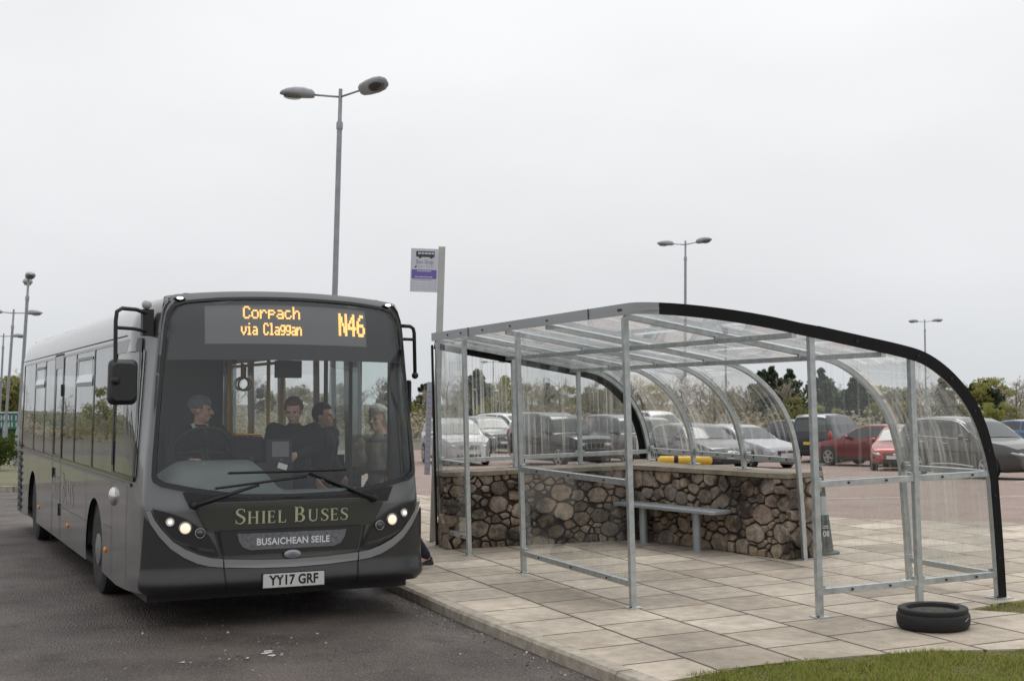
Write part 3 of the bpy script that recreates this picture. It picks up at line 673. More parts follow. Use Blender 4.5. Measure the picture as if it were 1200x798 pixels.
# L-shaped plan in (x, y): inner faces as measured, thickness about .45
P_in = Vector((2.25, 4.27)); P_back_end = Vector((2.74, 1.74)); P_far_end = Vector((-.04, 4.66))
def wall_obj(name, label, a, b, out, th, ends):
    """wall from a to b (inner face line), out = unit vector away from the inner side"""
    a, b, out = Vector(a), Vector(b), Vector(out); L = (b-a).length; u = (b-a)/L
    root = thing(name, label, 'wall', matrix=SH)
    H = .845
    c = MB(); q = [a, b, b+out*th, a+out*th]
    q = [q[0]+out*.02, q[1]+out*.02, q[2]-out*.02, q[3]-out*.02]
    c.add([(p.x, p.y, z) for z in (-.1, H) for p in q], [(3, 2, 1, 0), (4, 5, 6, 7), (0, 1, 5, 4), (1, 2, 6, 5), (2, 3, 7, 6), (3, 0, 4, 7)])
    c.build('mortar_core', M_mortar, root)
    s_ = MB(); fr = lambda uu, z, d: tuple((a+u*uu-out*(d-.02)).to_3d()+Vector((0, 0, z))); vor_stones(s_, L, H, fr)
    fr2 = lambda uu, z, d: tuple((a+u*uu+out*(th-.02+d)).to_3d()+Vector((0, 0, z))); vor_stones(s_, L, H, fr2)
    if 'b' in ends: vor_stones(s_, th, H, lambda uu, z, d: tuple((b+out*uu+u*(d-.002)).to_3d()+Vector((0, 0, z))), .18)
    if 'a' in ends: vor_stones(s_, th, H, lambda uu, z, d: tuple((a+out*uu-u*(d-.002)).to_3d()+Vector((0, 0, z))), .18)
    s_.build('stone_facing', M_stone, root, smooth=True, angle=34)
    k = MB(); t0 = -.04 if 'a' in ends else 0.0
    while t0 < L+.03:
        ln = min(random.uniform(.5, .75), L+.04-t0)
        if ln < .1: break
        cc = a+u*(t0+ln/2)+out*(th/2); k.box((cc.x, cc.y, H+.031+random.uniform(-.002, .002)), (ln-.006, th+.07, .055), M=Matrix.Rotation(math.atan2(u.y, u.x), 3, 'Z')); t0 += ln
    k.build('coping', M_cope, root, bevel=.006)
    return root
uo = (P_back_end-P_in).normalized(); outb = Vector((-uo.y, uo.x)); outb = outb if outb.x > 0 else -outb
wall_obj('stone_wall', 'rubble stone wall with flat coping behind the bench at the back of the shelter', P_in, P_back_end, outb, .46, 'b')
ue = (P_far_end-P_in).normalized(); oute = Vector((-ue.y, ue.x)); oute = oute if oute.y > 0 else -oute
wall_obj('stone_wall', 'rubble stone wall with mossy coping across the far end of the shelter', P_in-ue*.47, P_far_end, oute, .56, 'b')
bench = thing('bench', 'grey steel plank bench on two round legs before the stone wall', 'bench', matrix=SH)
M_bench = mat('painted_steel_grey', (.36, .39, .41), .38, metal=.2, var=.08, scale=8)
bu = uo; bn = outb; c0 = Vector((2.32, 2.92)); c1 = Vector((2.14, 3.86)); 
s0 = c0+(c0-c1).normalized()*.44; s1 = c1+(c1-c0).normalized()*.42; L = (s1-s0).length; cc = (s0+s1)/2; ang = math.atan2((s1-s0).y, (s1-s0).x)
RM = Matrix.Rotation(ang, 4, 'Z'); RM.translation = (cc.x, cc.y, .455)
p = MB(); ol = rrect(-L/2, -.15, L/2, .15, .06, 6)
p.add([(x, y, z) for z in (-.018, .018) for x, y in ol], [tuple(range(len(ol)))[::-1], tuple(len(ol)+i for i in range(len(ol)))] + [(i, (i+1) % len(ol), len(ol)+(i+1) % len(ol), len(ol)+i) for i in range(len(ol))])
p.build('seat', M_bench, bench, bevel=.006, matrix=RM)
for c_ in (c0, c1): MB().lathe([(.075, 0), (.075, .008), (.047, .010), (.047, .438)], 20, (c_.x, c_.y, 0)).build('leg', M_bench, bench, smooth=True, angle=40)

# ------------------------------------------------------------------ rubber tyre base, cone
M_rub = mat('black_rubber', (.010, .010, .011), .7, var=.35, scale=20, rvar=.12, bump=.15, bscale=60)
ty = thing('rubber_tyre', 'black rubber tyre lying flat on the paving by the shelter end', 'tyre', matrix=SH @ Matrix.Translation((1.55, -1.90, 0)))
p = MB(); p.lathe([(.225, .001), (.250, .006), (.264, .03), (.268, .065), (.266, .10), (.260, .112), (.252, .116), (.252, .122), (.254, .126), (.256, .140), (.252, .150), (.238, .156), (.205, .155), (.192, .150), (.186, .115), (.17, .113)], 48)
p.build('tyre_body', M_rub, ty, smooth=True, angle=40)
p = MB(); p.lathe([(.0, .136), (.06, .132), (.12, .126), (.187, .122)], 30, cap=False); p.build('filling', mat('dirt_fill', (.07, .06, .05), .95, var=.5, scale=30, bump=.6), ty, smooth=True)
p = MB()
for a0, a1, z, rr in ((-1.25, -1.05, .075, .2672),):
    for k in range(8):
        a, b_ = a0+(a1-a0)*k/8, a0+(a1-a0)*(k+1)/8; zz_ = z+.02*k/8
        p.add([(rr*math.cos(a), rr*math.sin(a), zz_-.006), (rr*math.cos(b_), rr*math.sin(b_), zz_-.003), (rr*math.cos(b_), rr*math.sin(b_), zz_+.006), (rr*math.cos(a), rr*math.sin(a), zz_+.004)], [(0, 1, 2, 3)])
p.build('scuff', mat('scuff_mark', (.35, .35, .35), .8), ty)
co = thing('bollard_cone', 'dark green tapered bollard with white lettering behind the end of the stone wall', 'bollard', matrix=SH @ Matrix.Translation((3.33, 2.02, 0)))
M_cd = mat('cone_dark', (.015, .022, .022), .5, var=.3, scale=12); M_teal = mat('cone_teal', (.05, .13, .125), .55, col2=(.012, .03, .03), scale=30); M_pale = mat('cone_pale_band', (.42, .45, .44), .5)
def cr_(z): return .14-.095*z/.92
p = MB(); zs = [.02, .06, .36, .42, .52, .62, .66, .92]
for k, (a, b_) in enumerate(zip(zs, zs[1:])): p.lathe([(cr_(a), a), (cr_(b_), b_)], 28, mi={0: 1, 2: 1, 4: 2, 3: 2, 5: 1}.get(k, 0), cap=False)
p.lathe([(cr_(.92), .92), (.035, .945), (.0, .95)], 28, cap=False)
cb = p.build('cone_body', [M_cd, M_teal, M_pale], co, smooth=True)
MB().lathe([(.20, .0), (.20, .018), (.17, .026), (.14, .03)], 32).build('base', mat('cone_base', (.075, .085, .07), .7), co, smooth=True, angle=40)
def cmap(x, z, a0=-math.pi/2-.28):
    r = cr_(z)+.003; a = a0+x/r; return (r*math.cos(a), r*math.sin(a), z)
p = MB(); text_on(p, '08', .085, lambda x, y: cmap(x+.03, y+.22), .002)
for zz_, wd_ in ((.30, .07), (.28, .09)):
    p.add([cmap(.03-wd_/2+wd_*k/4, zz_+dz) for k in range(5) for dz in (0, .008)], [(2*k, 2*k+2, 2*k+3, 2*k+1) for k in range(4)])
p.build('lettering', mat('cone_white', (.6, .63, .62), .6), co)
# ------------------------------------------------------------------ the bus: x = nearside, y = rearwards, z = up from the road
bf = Vector((.443, -.8965, 0)).normalized(); br_ = Vector((-bf.y, bf.x, 0)); BP0 = Vector((-1.875, 11.0, -.135)) + br_*.016
BUSM = Matrix(((br_.x, -bf.x, 0, BP0.x), (br_.y, -bf.y, 0, BP0.y), (0, 0, 1, BP0.z), (0, 0, 0, 1)))
bus = thing('bus', 'dark grey single-decker bus with lit amber destination display pulled up at the kerb', 'bus', matrix=BUSM)
W_, D_, N_, YR = 1.25, .30, 4.0, 10.25
M_paint = mat('bus_paint_grey', (.148, .150, .153), .30, metal=.35, var=.10, scale=1.2, coat=.9, rvar=.05)
M_paintd = mat('bus_paint_charcoal', (.026, .026, .028), .36, metal=.1, var=.12, scale=2, coat=.25)
M_panel = mat('bus_panel_olive', (.034, .035, .028), .42, var=.08, scale=3, coat=.15)
M_silver = mat('bus_silver_strip', (.25, .25, .255), .42, metal=.2)
M_black = mat('black_trim', (.012, .012, .013), .55)
M_gloss = mat('black_gloss', (.010, .010, .012), .12)
M_seam = mat('panel_gap', (.008, .008, .008), .7)
M_ws = glass('windscreen_glass', (.94, .96, .955), .05, rough=.01)
M_sg = glass('side_glass', (.62, .66, .66), .20, rough=.008, dirt=.04, dcol=(.60, .62, .62), streak=(2, 4, 1), base_dirt=.13, trl=.3)
M_cg = glass('clear_glass', (.86, .9, .89), .06, rough=.01)
M_ng = glass('nearside_glass', (.93, .95, .95), .05, rough=.01, dirt=.05, dcol=(.8, .82, .82), streak=(3, 5, 1), base_dirt=.13, trl=.9)
n = M_paint.node_tree; b = n.nodes['Principled BSDF']; src_ = b.inputs['Base Color'].links[0].from_socket; t = n.nodes.new('ShaderNodeTexCoord'); s_ = n.nodes.new('ShaderNodeSeparateXYZ'); n.links.new(t.outputs['Object'], s_.inputs[0])   # road film thrown up along the skirts
g1 = n.nodes.new('ShaderNodeMapRange'); g1.inputs[1].default_value = 1.05; g1.inputs[2].default_value = .28; g1.inputs[3].default_value = 0; g1.inputs[4].default_value = 1; n.links.new(s_.outputs['Z'], g1.inputs[0])
z_ = n.nodes.new('ShaderNodeTexNoise'); z_.inputs['Scale'].default_value = 5; z_.inputs['Detail'].default_value = 7; n.links.new(t.outputs['Object'], z_.inputs['Vector']); g2 = n.nodes.new('ShaderNodeMath'); g2.operation = 'MULTIPLY_ADD'; g2.inputs[2].default_value = -.18; g2.use_clamp = True; n.links.new(g1.outputs[0], g2.inputs[0]); n.links.new(z_.outputs[0], g2.inputs[1])
q_ = n.nodes.new('ShaderNodeMix'); q_.data_type = 'RGBA'; n.links.new(g2.outputs[0], q_.inputs[0]); n.links.new(src_, q_.inputs[6]); q_.inputs[7].default_value = (.135, .125, .115, 1); n.links.new(q_.outputs[2], b.inputs['Base Color'])
g3 = n.nodes.new('ShaderNodeMath'); g3.operation = 'MULTIPLY_ADD'; g3.inputs[1].default_value = -.85; g3.inputs[2].default_value = .9; g3.use_clamp = True; n.links.new(g2.outputs[0], g3.inputs[0]); n.links.new(g3.outputs[0], b.inputs['Coat Weight'])
# plan outline: superellipse nose, straight sides, rounded tail
half = []
for k in range(41):
    t = (k/40)**.8; x = W_*math.sin(t*math.pi/2) if k < 40 else W_
    half.append((x, D_*(1-max(0, 1-(x/W_)**N_)**(1/N_))))
for y in np.linspace(D_+.25, YR-.28, 40): half.append((W_, y))
for k in range(1, 25):
    a = R(90*k/24); half.append((W_-.22+.22*math.cos(a), YR-.28+.28*math.sin(a)))
for x in np.linspace(W_-.30, 0, 10): half.append((x, YR+.02*(1-(x/1.03)**2)))
HALF = np.array(half); SL = np.concatenate([[0], np.cumsum(np.hypot(*np.diff(HALF, axis=0).T))]); SMAX = SL[-1]
def plan(s):
    sg = 1 if s >= 0 else -1; a = min(abs(s), SMAX)
    x = np.interp(a, SL, HALF[:, 0]); y = np.interp(a, SL, HALF[:, 1]); e = .02
    x0, y0 = np.interp(max(a-e, 0), SL, HALF[:, 0]), np.interp(max(a-e, 0), SL, HALF[:, 1]); x1, y1 = np.interp(min(a+e, SMAX), SL, HALF[:, 0]), np.interp(min(a+e, SMAX), SL, HALF[:, 1])
    tx, ty_ = x1-x0, y1-y0; l = math.hypot(tx, ty_) or 1; nx, ny = ty_/l, -tx/l
    if a < 1e-6: nx, ny = 0, -1
    return sg*x, y, sg*nx, ny
def sst(a, b, x): t = min(1, max(0, (x-a)/(b-a))); return t*t*(3-2*t)
LIP = False
def BS(s, z, d=0.):
    x, y, nx, ny = plan(s); wf = 1-sst(.10, .75, y); wr = sst(YR-.9, YR-.1, y)
    cov = min(1, max(0, (z-2.43)/.33)); ins_f = .10*max(0, z-1.0) + .07*cov**4; ins_s = .02*sst(1.2, 2.4, z) + .24*(1-math.sqrt(max(0, 1-cov*cov)))
    low = .045*sst(.55, .27, z) if z < .55 else 0
    low = (.07*(1-sst(.27, .36, z)) - (.034*(1-sst(.38, .52, z))*abs(ny) if LIP else -.03))*wf
    ins = wf*ins_f + (1-wf)*ins_s + low + wr*.03*max(0, z-1)
    cx = .085*(1-(x/W_)**2)*sst(2.05, 2.74, z)
    return (x-nx*ins+nx*d, y-ny*ins+ny*d, z+cx)
def sx(x):  # arc position of a front point
    return math.copysign(float(np.interp(abs(x), HALF[:41, 0], SL[:41])), x)
def sy(y, side): return side*float(np.interp(y, HALF[41:81, 1], SL[41:81])) if y > D_+.25 else side*float(np.interp(y, HALF[20:45, 1], SL[20:45]))
def fmap(d): return lambda x, z: BS(sx(x), z, d)
def smap(side, d): return lambda y, z: BS(sy(y, side), z, d)
def front_patch(name, poly, m, d=.003, step=.06, parent=None, smooth=True, holes=()):
    return patch(MB(), poly, fmap(d), step, holes, nrm=True).build(name, m, parent or bus, smooth=smooth)
def side_patch(name, poly, m, side, d=.003, step=.25, parent=None):
    return patch(MB(), poly, smap(side, d), step, nrm=True).build(name, m, parent or bus, smooth=True)
def sym(p): return p + [(-x, z) for x, z in p[::-1]]

# openings (in front x or side y, and z)
ws_half = [(0, 1.050), (.45, 1.062), (.84, 1.122), (1.10, 1.178), (1.160, 1.215), (1.172, 1.26), (1.172, 1.40), (1.155, 1.80), (1.125, 2.25), (1.10, 2.50), (1.078, 2.60), (1.03, 2.655), (.94, 2.68), (.6, 2.688), (0, 2.690)]
WS = [(x, z) for x, z in ws_half] + [(-x, z) for x, z in ws_half[::-1][1:-1]]
Z0, Z1 = 1.22, 2.385
off = [(.42, 1.42, 1.24, 2.30), (1.52, 2.72, Z0, Z1), (2.78, 4.02, Z0, Z1), (4.08, 5.04, Z0, Z1), (5.16, 5.76, 1.24, 2.26), (5.88, 6.80, Z0, Z1), (6.86, 7.97, Z0, Z1), (8.03, 9.45, Z0, Z1)]
nears = [(2.30, 2.57, Z0, Z1), (2.72, 3.14, Z0, Z1), (3.36, 4.46, Z0, Z1), (4.80, 5.90, Z0, Z1), (6.22, 7.10, Z0, Z1), (7.60, 8.10, Z0, Z1), (8.2, 9.4, Z0, Z1)]
DOOR = (.98, 1.86, .36, 2.42)
def win_loop(y0, y1, z0, z1, side, r=.035): return [(sy(y, side), z) for y, z in rrect(y0, z0, y1, z1, r, 3)]
def arch_loop(yc, side):
    out = []
    for k in range(25):
        a = R(-8+196*k/24); out.append((sy(yc+.52*math.cos(a), side), .43+.50*math.sin(a)))
    out += [(sy(yc-.53, side), .15), (sy(yc+.53, side), .15)]
    return out
YF, YB = 2.50, 7.98
def zbot(s):
    x, y, nx, ny = plan(s); return .285 if y < .45 else .285-.055*sst(.45, 1.6, y)
S0 = SMAX
def side_low(side):
    pts = []
    return pts
bot = []
def zb_y(y): return .285-.055*sst(.45, 1.6, y)
# bottom edge with wheel cut-outs, right to left
def bottom_edge(side):
    seq = []
    for y in (YR-.3,): seq.append((sy(9.9, side), .24))
    for yc in (YB, YF):
        for k in range(25):
            a = R(-18+216*k/24); seq.append((sy(yc+.53*math.cos(a), side), max(.24 if yc > 4 else .235, .43+.50*math.sin(a))))
    seq.append((sy(1.2, side), .25)); seq.append((sy(.70, side), .27))
    return seq
outline = [(0, .285)]
be_off = [(s, z) for s, z in bottom_edge(-1)][::-1]; be_near = bottom_edge(1)
outline = [(-SMAX, .30)] + bottom_edge(-1) + [(sx(-1.1), .285), (0, .285), (sx(1.1), .285)] + bottom_edge(1)[::-1] + [(SMAX, .30), (SMAX, 2.74), (-SMAX, 2.74)]
holes = [[(sx(x), z) for x, z in WS]] + [win_loop(*q, -1) for q in off] + [win_loop(*q, 1) for q in nears] + [win_loop(*DOOR, 1)]
RW = [(-.9, 1.35), (.9, 1.35), (.9, 2.3), (-.9, 2.3)]
rwl = [(SMAX-.95+0*0, 1.35), (SMAX-.1, 1.35), (SMAX-.1, 2.25), (SMAX-.95, 2.25)]; rwl2 = [(-s, z) for s, z in rwl]
holes += [rwl, rwl2]
shell = patch(MB(), outline, lambda s, z: BS(s, z), .075, holes, nrm=True)
# roof cap
ss = np.linspace(-SMAX, SMAX, 181); ring = [BS(s, 2.74) for s in ss]; N = len(ring); vs = list(ring); fs = []
for kk in (.86, .6, .25):
    for p in ring: vs.append((p[0]*kk, p[1] if .6 < p[1] < YR-.6 else .6+(p[1]-.6)*kk if p[1] < .6 else YR-.6+(p[1]-YR+.6)*kk, 2.745+.085*(1-(p[0]*kk/W_)**2)))
for a in range(3):
    for k in range(N-1): fs.append((a*N+k, a*N+k+1, (a+1)*N+k+1, (a+1)*N+k))
for k in range(N//2): fs.append((3*N+k, 3*N+k+1, 3*N+N-2-k, 3*N+N-1-k))
shell.add(vs, fs)
body = shell.build('body', M_paint, bus, smooth=True)
LIP = True
# glazing
front_patch('windscreen', [(x*.999, z) for x, z in WS], M_ws, -.004, .12)
edge = MB(); patch(edge, WS, fmap(.004), .07, [[(x*.966, 1.090+(z-1.05)*.962) for x, z in WS]], nrm=True); edge.build('windscreen_seal', M_gloss, bus, smooth=True)
for side, L_ in ((-1, off), (1, nears)):
    for q in L_:
        nm = 'driver_window' if (side < 0 and q[0] < .6) else 'side_window'
        gl_ = side_patch(nm, rrect(q[0]-.01, q[2]-.01, q[1]+.01, q[3]+.01, .03, 3), M_sg if side < 0 else M_ng, side, -.004, .4)
        continue
        fr_ = MB(); patch(fr_, rrect(q[0]-.035, q[2]-.03, q[1]+.035, q[3]+.03, .05, 3), smap(side, .002), .4, [rrect(q[0], q[2], q[1], q[3], .035, 3)]); fr_.build('window_seal', M_gloss, gl_, smooth=True)
for side, L_ in ((-1, off), (1, nears)):
    gb_ = MB(); patch(gb_, rrect(.46 if side < 0 else 1.95, 1.195, 9.55, 2.412, .03, 3), smap(side, .003), .3, [rrect(q[0]+.0, q[2]+.0, q[1], q[3], .035, 3) for q in L_ if side < 0 or q[0] > 1.95] if side > 0 else [rrect(max(q[0], .50), q[2], q[1], q[3], .035, 3) for q in L_], nrm=True); gb_.build('glazing_band', M_gloss, bus, smooth=True)
def opener(y0, y1, z0, z1, side=-1):
    f_ = MB(); patch(f_, rrect(y0, z0, y1, z1, .03, 3), smap(side, .010), .4, [rrect(y0+.035, z0+.05, y1-.035, z1-.03, .02, 3)])
    o = f_.build('opening_vent', M_silver, bus, smooth=True)
    a = [Vector(BS(sy(y, side), z, d)) for y, z, d in ((y0+.03, z0+.04, .012), (y1-.03, z0+.04, .012), (y1-.03, z1-.02, -.035), (y0+.03, z1-.02, -.035))]
    MB().add(a, [(0, 1, 2, 3)]).build('vent_pane', glass('vent_glass', (.55, .58, .58), .55, rough=.02), o)
opener(2.80, 4.0, 2.03, 2.33); opener(6.88, 7.95, 2.05, 2.32); opener(4.15+.0, 4.9, 2.06, 2.3) if False else None
MB().add([BS(s, z, -.01) for s, z in ((SMAX-.95, 1.35), (SMAX-.1, 1.35), (SMAX-.1, 2.25), (SMAX-.95, 2.25))]+[BS(-s, z, -.01) for s, z in ((SMAX-.95, 1.35), (SMAX-.1, 1.35), (SMAX-.1, 2.25), (SMAX-.95, 2.25))], [(0, 1, 2, 3), (4, 5, 6, 7)]).build('rear_window', M_sg, bus)
# front: destination display behind the top of the windscreen
def fr_in(d): return lambda x, z: BS(sx(x), z, d)
hp = MB(); patch(hp, sym([(1.07, 2.215), (1.03, 2.55), (.95, 2.64), (.5, 2.66), (0, 2.665)]), fr_in(-.035), .09, [[(-.73, 2.335), (.73, 2.335), (.73, 2.63), (-.73, 2.63)]]); hp.build('header_panel', mat('header_black', (.022, .024, .026), .5), bus, smooth=True)
dd = MB(); patch(dd, [(-.735, 2.33), (.735, 2.33), (.735, 2.636), (-.735, 2.636)], fr_in(-.042), .09); dsp = dd.build('destination_display', mat('display_smoke', (.17, .175, .18), .5), bus, smooth=True)
F57 = {'C': '01110 10001 10000 10000 10000 10001 01110', 'o': '00000 00000 01110 10001 10001 10001 01110', 'r': '00000 00000 10110 11001 10000 10000 10000', 'p': '00000 00000 11110 10001 11110 10000 10000',
       'a': '00000 00000 01110 00001 01111 10001 01111', 'c': '00000 00000 01110 10000 10000 10001 01110', 'h': '10000 10000 10110 11001 10001 10001 10001', 'v': '00000 00000 10001 10001 10001 01010 00100',
       'i': '00100 00000 01100 00100 00100 00100 01110', 'l': '01100 00100 00100 00100 00100 00100 01110', 'g': '00000 01111 10001 10001 01111 00001 01110', 'n': '00000 00000 10110 11001 10001 10001 10001',
       'N': '10001 11001 11001 10101 10011 10011 10001', '4': '00010 00110 01010 10010 11111 00010 00010', '6': '00110 01000 10000 11110 10001 10001 01110', ' ': '00000 '*7}
def led(mb, txt, x0, zc_, px_, pz, bold=False, rep=1, adv=6, wf_=1.0):
    for ci, ch in enumerate(txt):
        rows = F57[ch].split()
        for r0, row in enumerate(rows):
            for c0_, b_ in enumerate(row):
                if b_ != '1': continue
                for rr in range(rep):
                    for cc_ in ((0, .55) if bold else (0,)):
                        x = x0+(ci*adv+c0_+cc_)*px_; z = zc_-(r0*rep+rr-3.5*rep)*pz
                        q = [(x, z), (x+px_*wf_, z), (x+px_*wf_, z+pz*.90), (x, z+pz*.90)]
                        mb.add([BS(sx(a), c, -.036) for a, c in q], [(0, 1, 2, 3)])
lm = MB(); led(lm, 'Corpach', -.395, 2.555, .0125, .0138, adv=5.85, wf_=1.2); led(lm, 'via Claggan', -.415, 2.432, .0088, .0128, True, adv=5.55)
led(lm, 'N46', .462, 2.487, .0146, .0125, True, 2, adv=5.9)
lm.build('amber_lettering', mat('amber_led', (.1, .05, .01), .5, emit=(1, .50, .15), estr=1.9), dsp)
# lower front
cowl = sym([(.90, 1.128), (.86, 1.015), (.66, 1.040), (0, 1.045)])[:]; cowl = [(.92, 1.13), (.86, 1.00), (.80, 1.0), (.655, 1.04), (-.655, 1.04), (-.80, 1.0), (-.86, 1.00), (-.92, 1.13), (-.45, 1.075), (0, 1.064), (.45, 1.075)]
front_patch('wiper_cowl', cowl, M_black, .004)
fp = front_patch('name_panel', [(.82, .99), (.655, 1.032), (-.655, 1.032), (-.82, .99), (-.72, .805), (.72, .805)], M_panel, .006, .05)
hl = [(-1.150, .998), (-1.03, .965), (-.90, .915), (-.80, .85), (-.705, .765), (-.655, .68), (-.620, .592), (-.70, .602), (-.80, .637), (-.90, .69), (-.99, .752), (-1.075, .85), (-1.125, .93)]
st = [(-1.165, .985), (-1.135, .91), (-1.085, .835), (-1.0, .735), (-.90, .665), (-.79, .615), (-.69, .585), (-.592, .572), (-.592, .505), (-.70, .517), (-.80, .545), (-.91, .60), (-1.01, .672), (-1.10, .775), (-1.165, .88), (-1.195, .98)]
cst = [(-.584, .570), (-.3, .550), (0, .543), (.3, .550), (.584, .570), (.584, .504), (.3, .485), (0, .478), (-.3, .485), (-.584, .504)]
for sg in (-1, 1):
    f2 = lambda P: [(-x*sg, z) for x, z in P]
    hd = front_patch('headlight', f2(hl), mat('headlight_housing', (.020, .020, .021), .3), .010, .04)
    for (x, z, r_l, em) in ((-1.018, .890, .030, 2.2), (-.900, .838, .043, 3), (-.782, .792, .034, 0)):
        c = Vector(BS(sx(-x*sg), z, .014)); n_ = Vector(BS(sx(-x*sg), z, .2))-Vector(BS(sx(-x*sg), z, 0)); q = n_.to_track_quat('Z', 'Y').to_matrix()
        lp = MB(); lp.lathe([(r_l*1.28, -.004), (r_l*1.28, .008), (r_l*1.02, .010), (r_l*1.0, .004)], 24, c, 0, q, cap=False)
        ring_ = lp.build('lamp', mat('lamp_bezel', (.30, .30, .30), .25, metal=.8), hd, smooth=True)
        bl_ = MB(); bl_.lathe([(r_l, .004), (r_l*.8, .012), (r_l*.4, .017), (.0005, .018)], 24, c, 0, q)
        bl_.build('lamp_glass', mat('lamp_lit', (.6, .6, .58), .2, emit=(1, .74, .50), estr=.95) if em == 3 else mat('lamp_dim', (.5, .5, .48), .15, emit=(1, .93, .8), estr=.35) if em else mat('lamp_clear', (.10, .10, .11), .08, metal=.6), hd, smooth=True)
        if em == 2.2: bl2 = MB().ball(c+n_.normalized()*.017, .012, 10); bl2.build('side_bulb', mat('bulb_lit', (.8, .8, .8), .3, emit=(1, .93, .82), estr=3), hd, smooth=True)
    gr_ = MB(); patch(gr_, f2([(-1.0, .762), (-.90, .715), (-.78, .675), (-.665, .655), (-.66, .63), (-.78, .648), (-.90, .69), (-.98, .735)]), fmap(.014), .05); gr_.build('daylight_strip', M_silver if False else mat('lens_trim', (.09, .09, .09), .15, metal=.5), hd, smooth=True)
    front_patch('silver_strip', f2(st), M_silver, .013, .03)
    se = MB(); patch(se, f2([(-.592, .572), (-.584, .572), (-.562, .30), (-.570, .30)]), fmap(.0145), .03); se.build('bumper_seam', M_seam, bus)
    se = MB(); patch(se, f2([(-.655, .800), (-.63, .800), (-.585, .57), (-.592, .57)]), fmap(.012), .1); se.build('panel_seam', M_seam, bus)
    se = MB(); patch(se, f2([(-1.20, 1.0), (-1.155, 1.003), (-1.155, .996), (-1.20, .994)]), fmap(.006), .1); se.build('corner_seam', M_silver, bus)
front_patch('silver_strip', cst, M_silver, .013, .03)
bump = [(-1.21, .94), (-1.10, .765), (-1.01, .664), (-.91, .592), (-.80, .537), (-.70, .509), (-.59, .497), (-.3, .478), (0, .471), (.3, .478), (.59, .497), (.70, .509), (.80, .537), (.91, .592), (1.01, .664), (1.10, .765), (1.21, .94), (1.24, .90), (1.24, .295), (0, .29), (-1.24, .295)]
front_patch('bumper', bump, M_paintd, .005, .035)
gl_o = [(-.47, .772), (.47, .772), (.455, .715), (.42, .665), (.36, .640), (-.36, .640), (-.42, .665), (-.455, .715)]
front_patch('grille_surround', [(-.62, .800), (.62, .800), (.585, .60), (-.585, .60)], M_paintd, .006, .06, holes=[gl_o])
gp = front_patch('grille', gl_o, mat('grille_mesh', (.16, .165, .175), .45, metal=.3, var=.35, scale=30), .008, .05)
t_ = MB(); text_on(t_, 'BUSAICHEAN SEILE', .078, lambda x, y: BS(sx(x+.005), .697+y, .013), .0022, spacing=1.04, xs=.93); t_.build('gaelic_lettering', mat('white_vinyl', (.72, .73, .75), .5), gp)
tr_ = MB(); patch(tr_, [(-.475, .776), (-.44, .776), (-.44, .72), (-.41, .675), (-.355, .652), (.355, .652), (.41, .675), (.44, .72), (.44, .776), (.475, .776), (.46, .71), (.425, .66), (.36, .635), (-.36, .635), (-.425, .66), (-.46, .71)], fmap(.010), .05); tr_.build('grille_rim', mat('rim_grey', (.17, .17, .175), .4, metal=.3), gp, smooth=True)
em = MB(); c = Vector(BS(sx(0), .583, .004)); em.ball(c, (.075, .010, .038), 28); eo = em.build('emblem', mat('emblem_metal', (.32, .33, .35), .35, metal=.5), bus, smooth=True)
em = MB()
for dz, w_ in ((.012, .05), (-.002, .09), (-.014, .06)): em.box(c+Vector((0, -.0095, dz)), (w_, .002, .005))
em.build('emblem_bars', mat('emblem_dark', (.08, .08, .09), .5), eo)
def npf(x, z): return BS(sx(x), z, .020)
pm_ = MB(); c = Vector(BS(0, .375, .016)); pm_.box(c, (.53, .010, .115)); npl = pm_.build('number_plate', mat('plate_white', (.62, .62, .60), .45), bus, bevel=.003)
pm_ = MB(); text_on(pm_, 'YY17 GRF', .112, lambda x, y: (c.x+x, c.y-.0065, c.z+y), .0035, spacing=1.02, xs=.86); pm_.build('plate_lettering', mat('plate_black', (.012, .012, .012), .5), npl)
pm_ = MB(); pm_.box(c+Vector((0, .008, 0)), (.545, .012, .128)); pm_.build('plate_backing', M_black, npl)
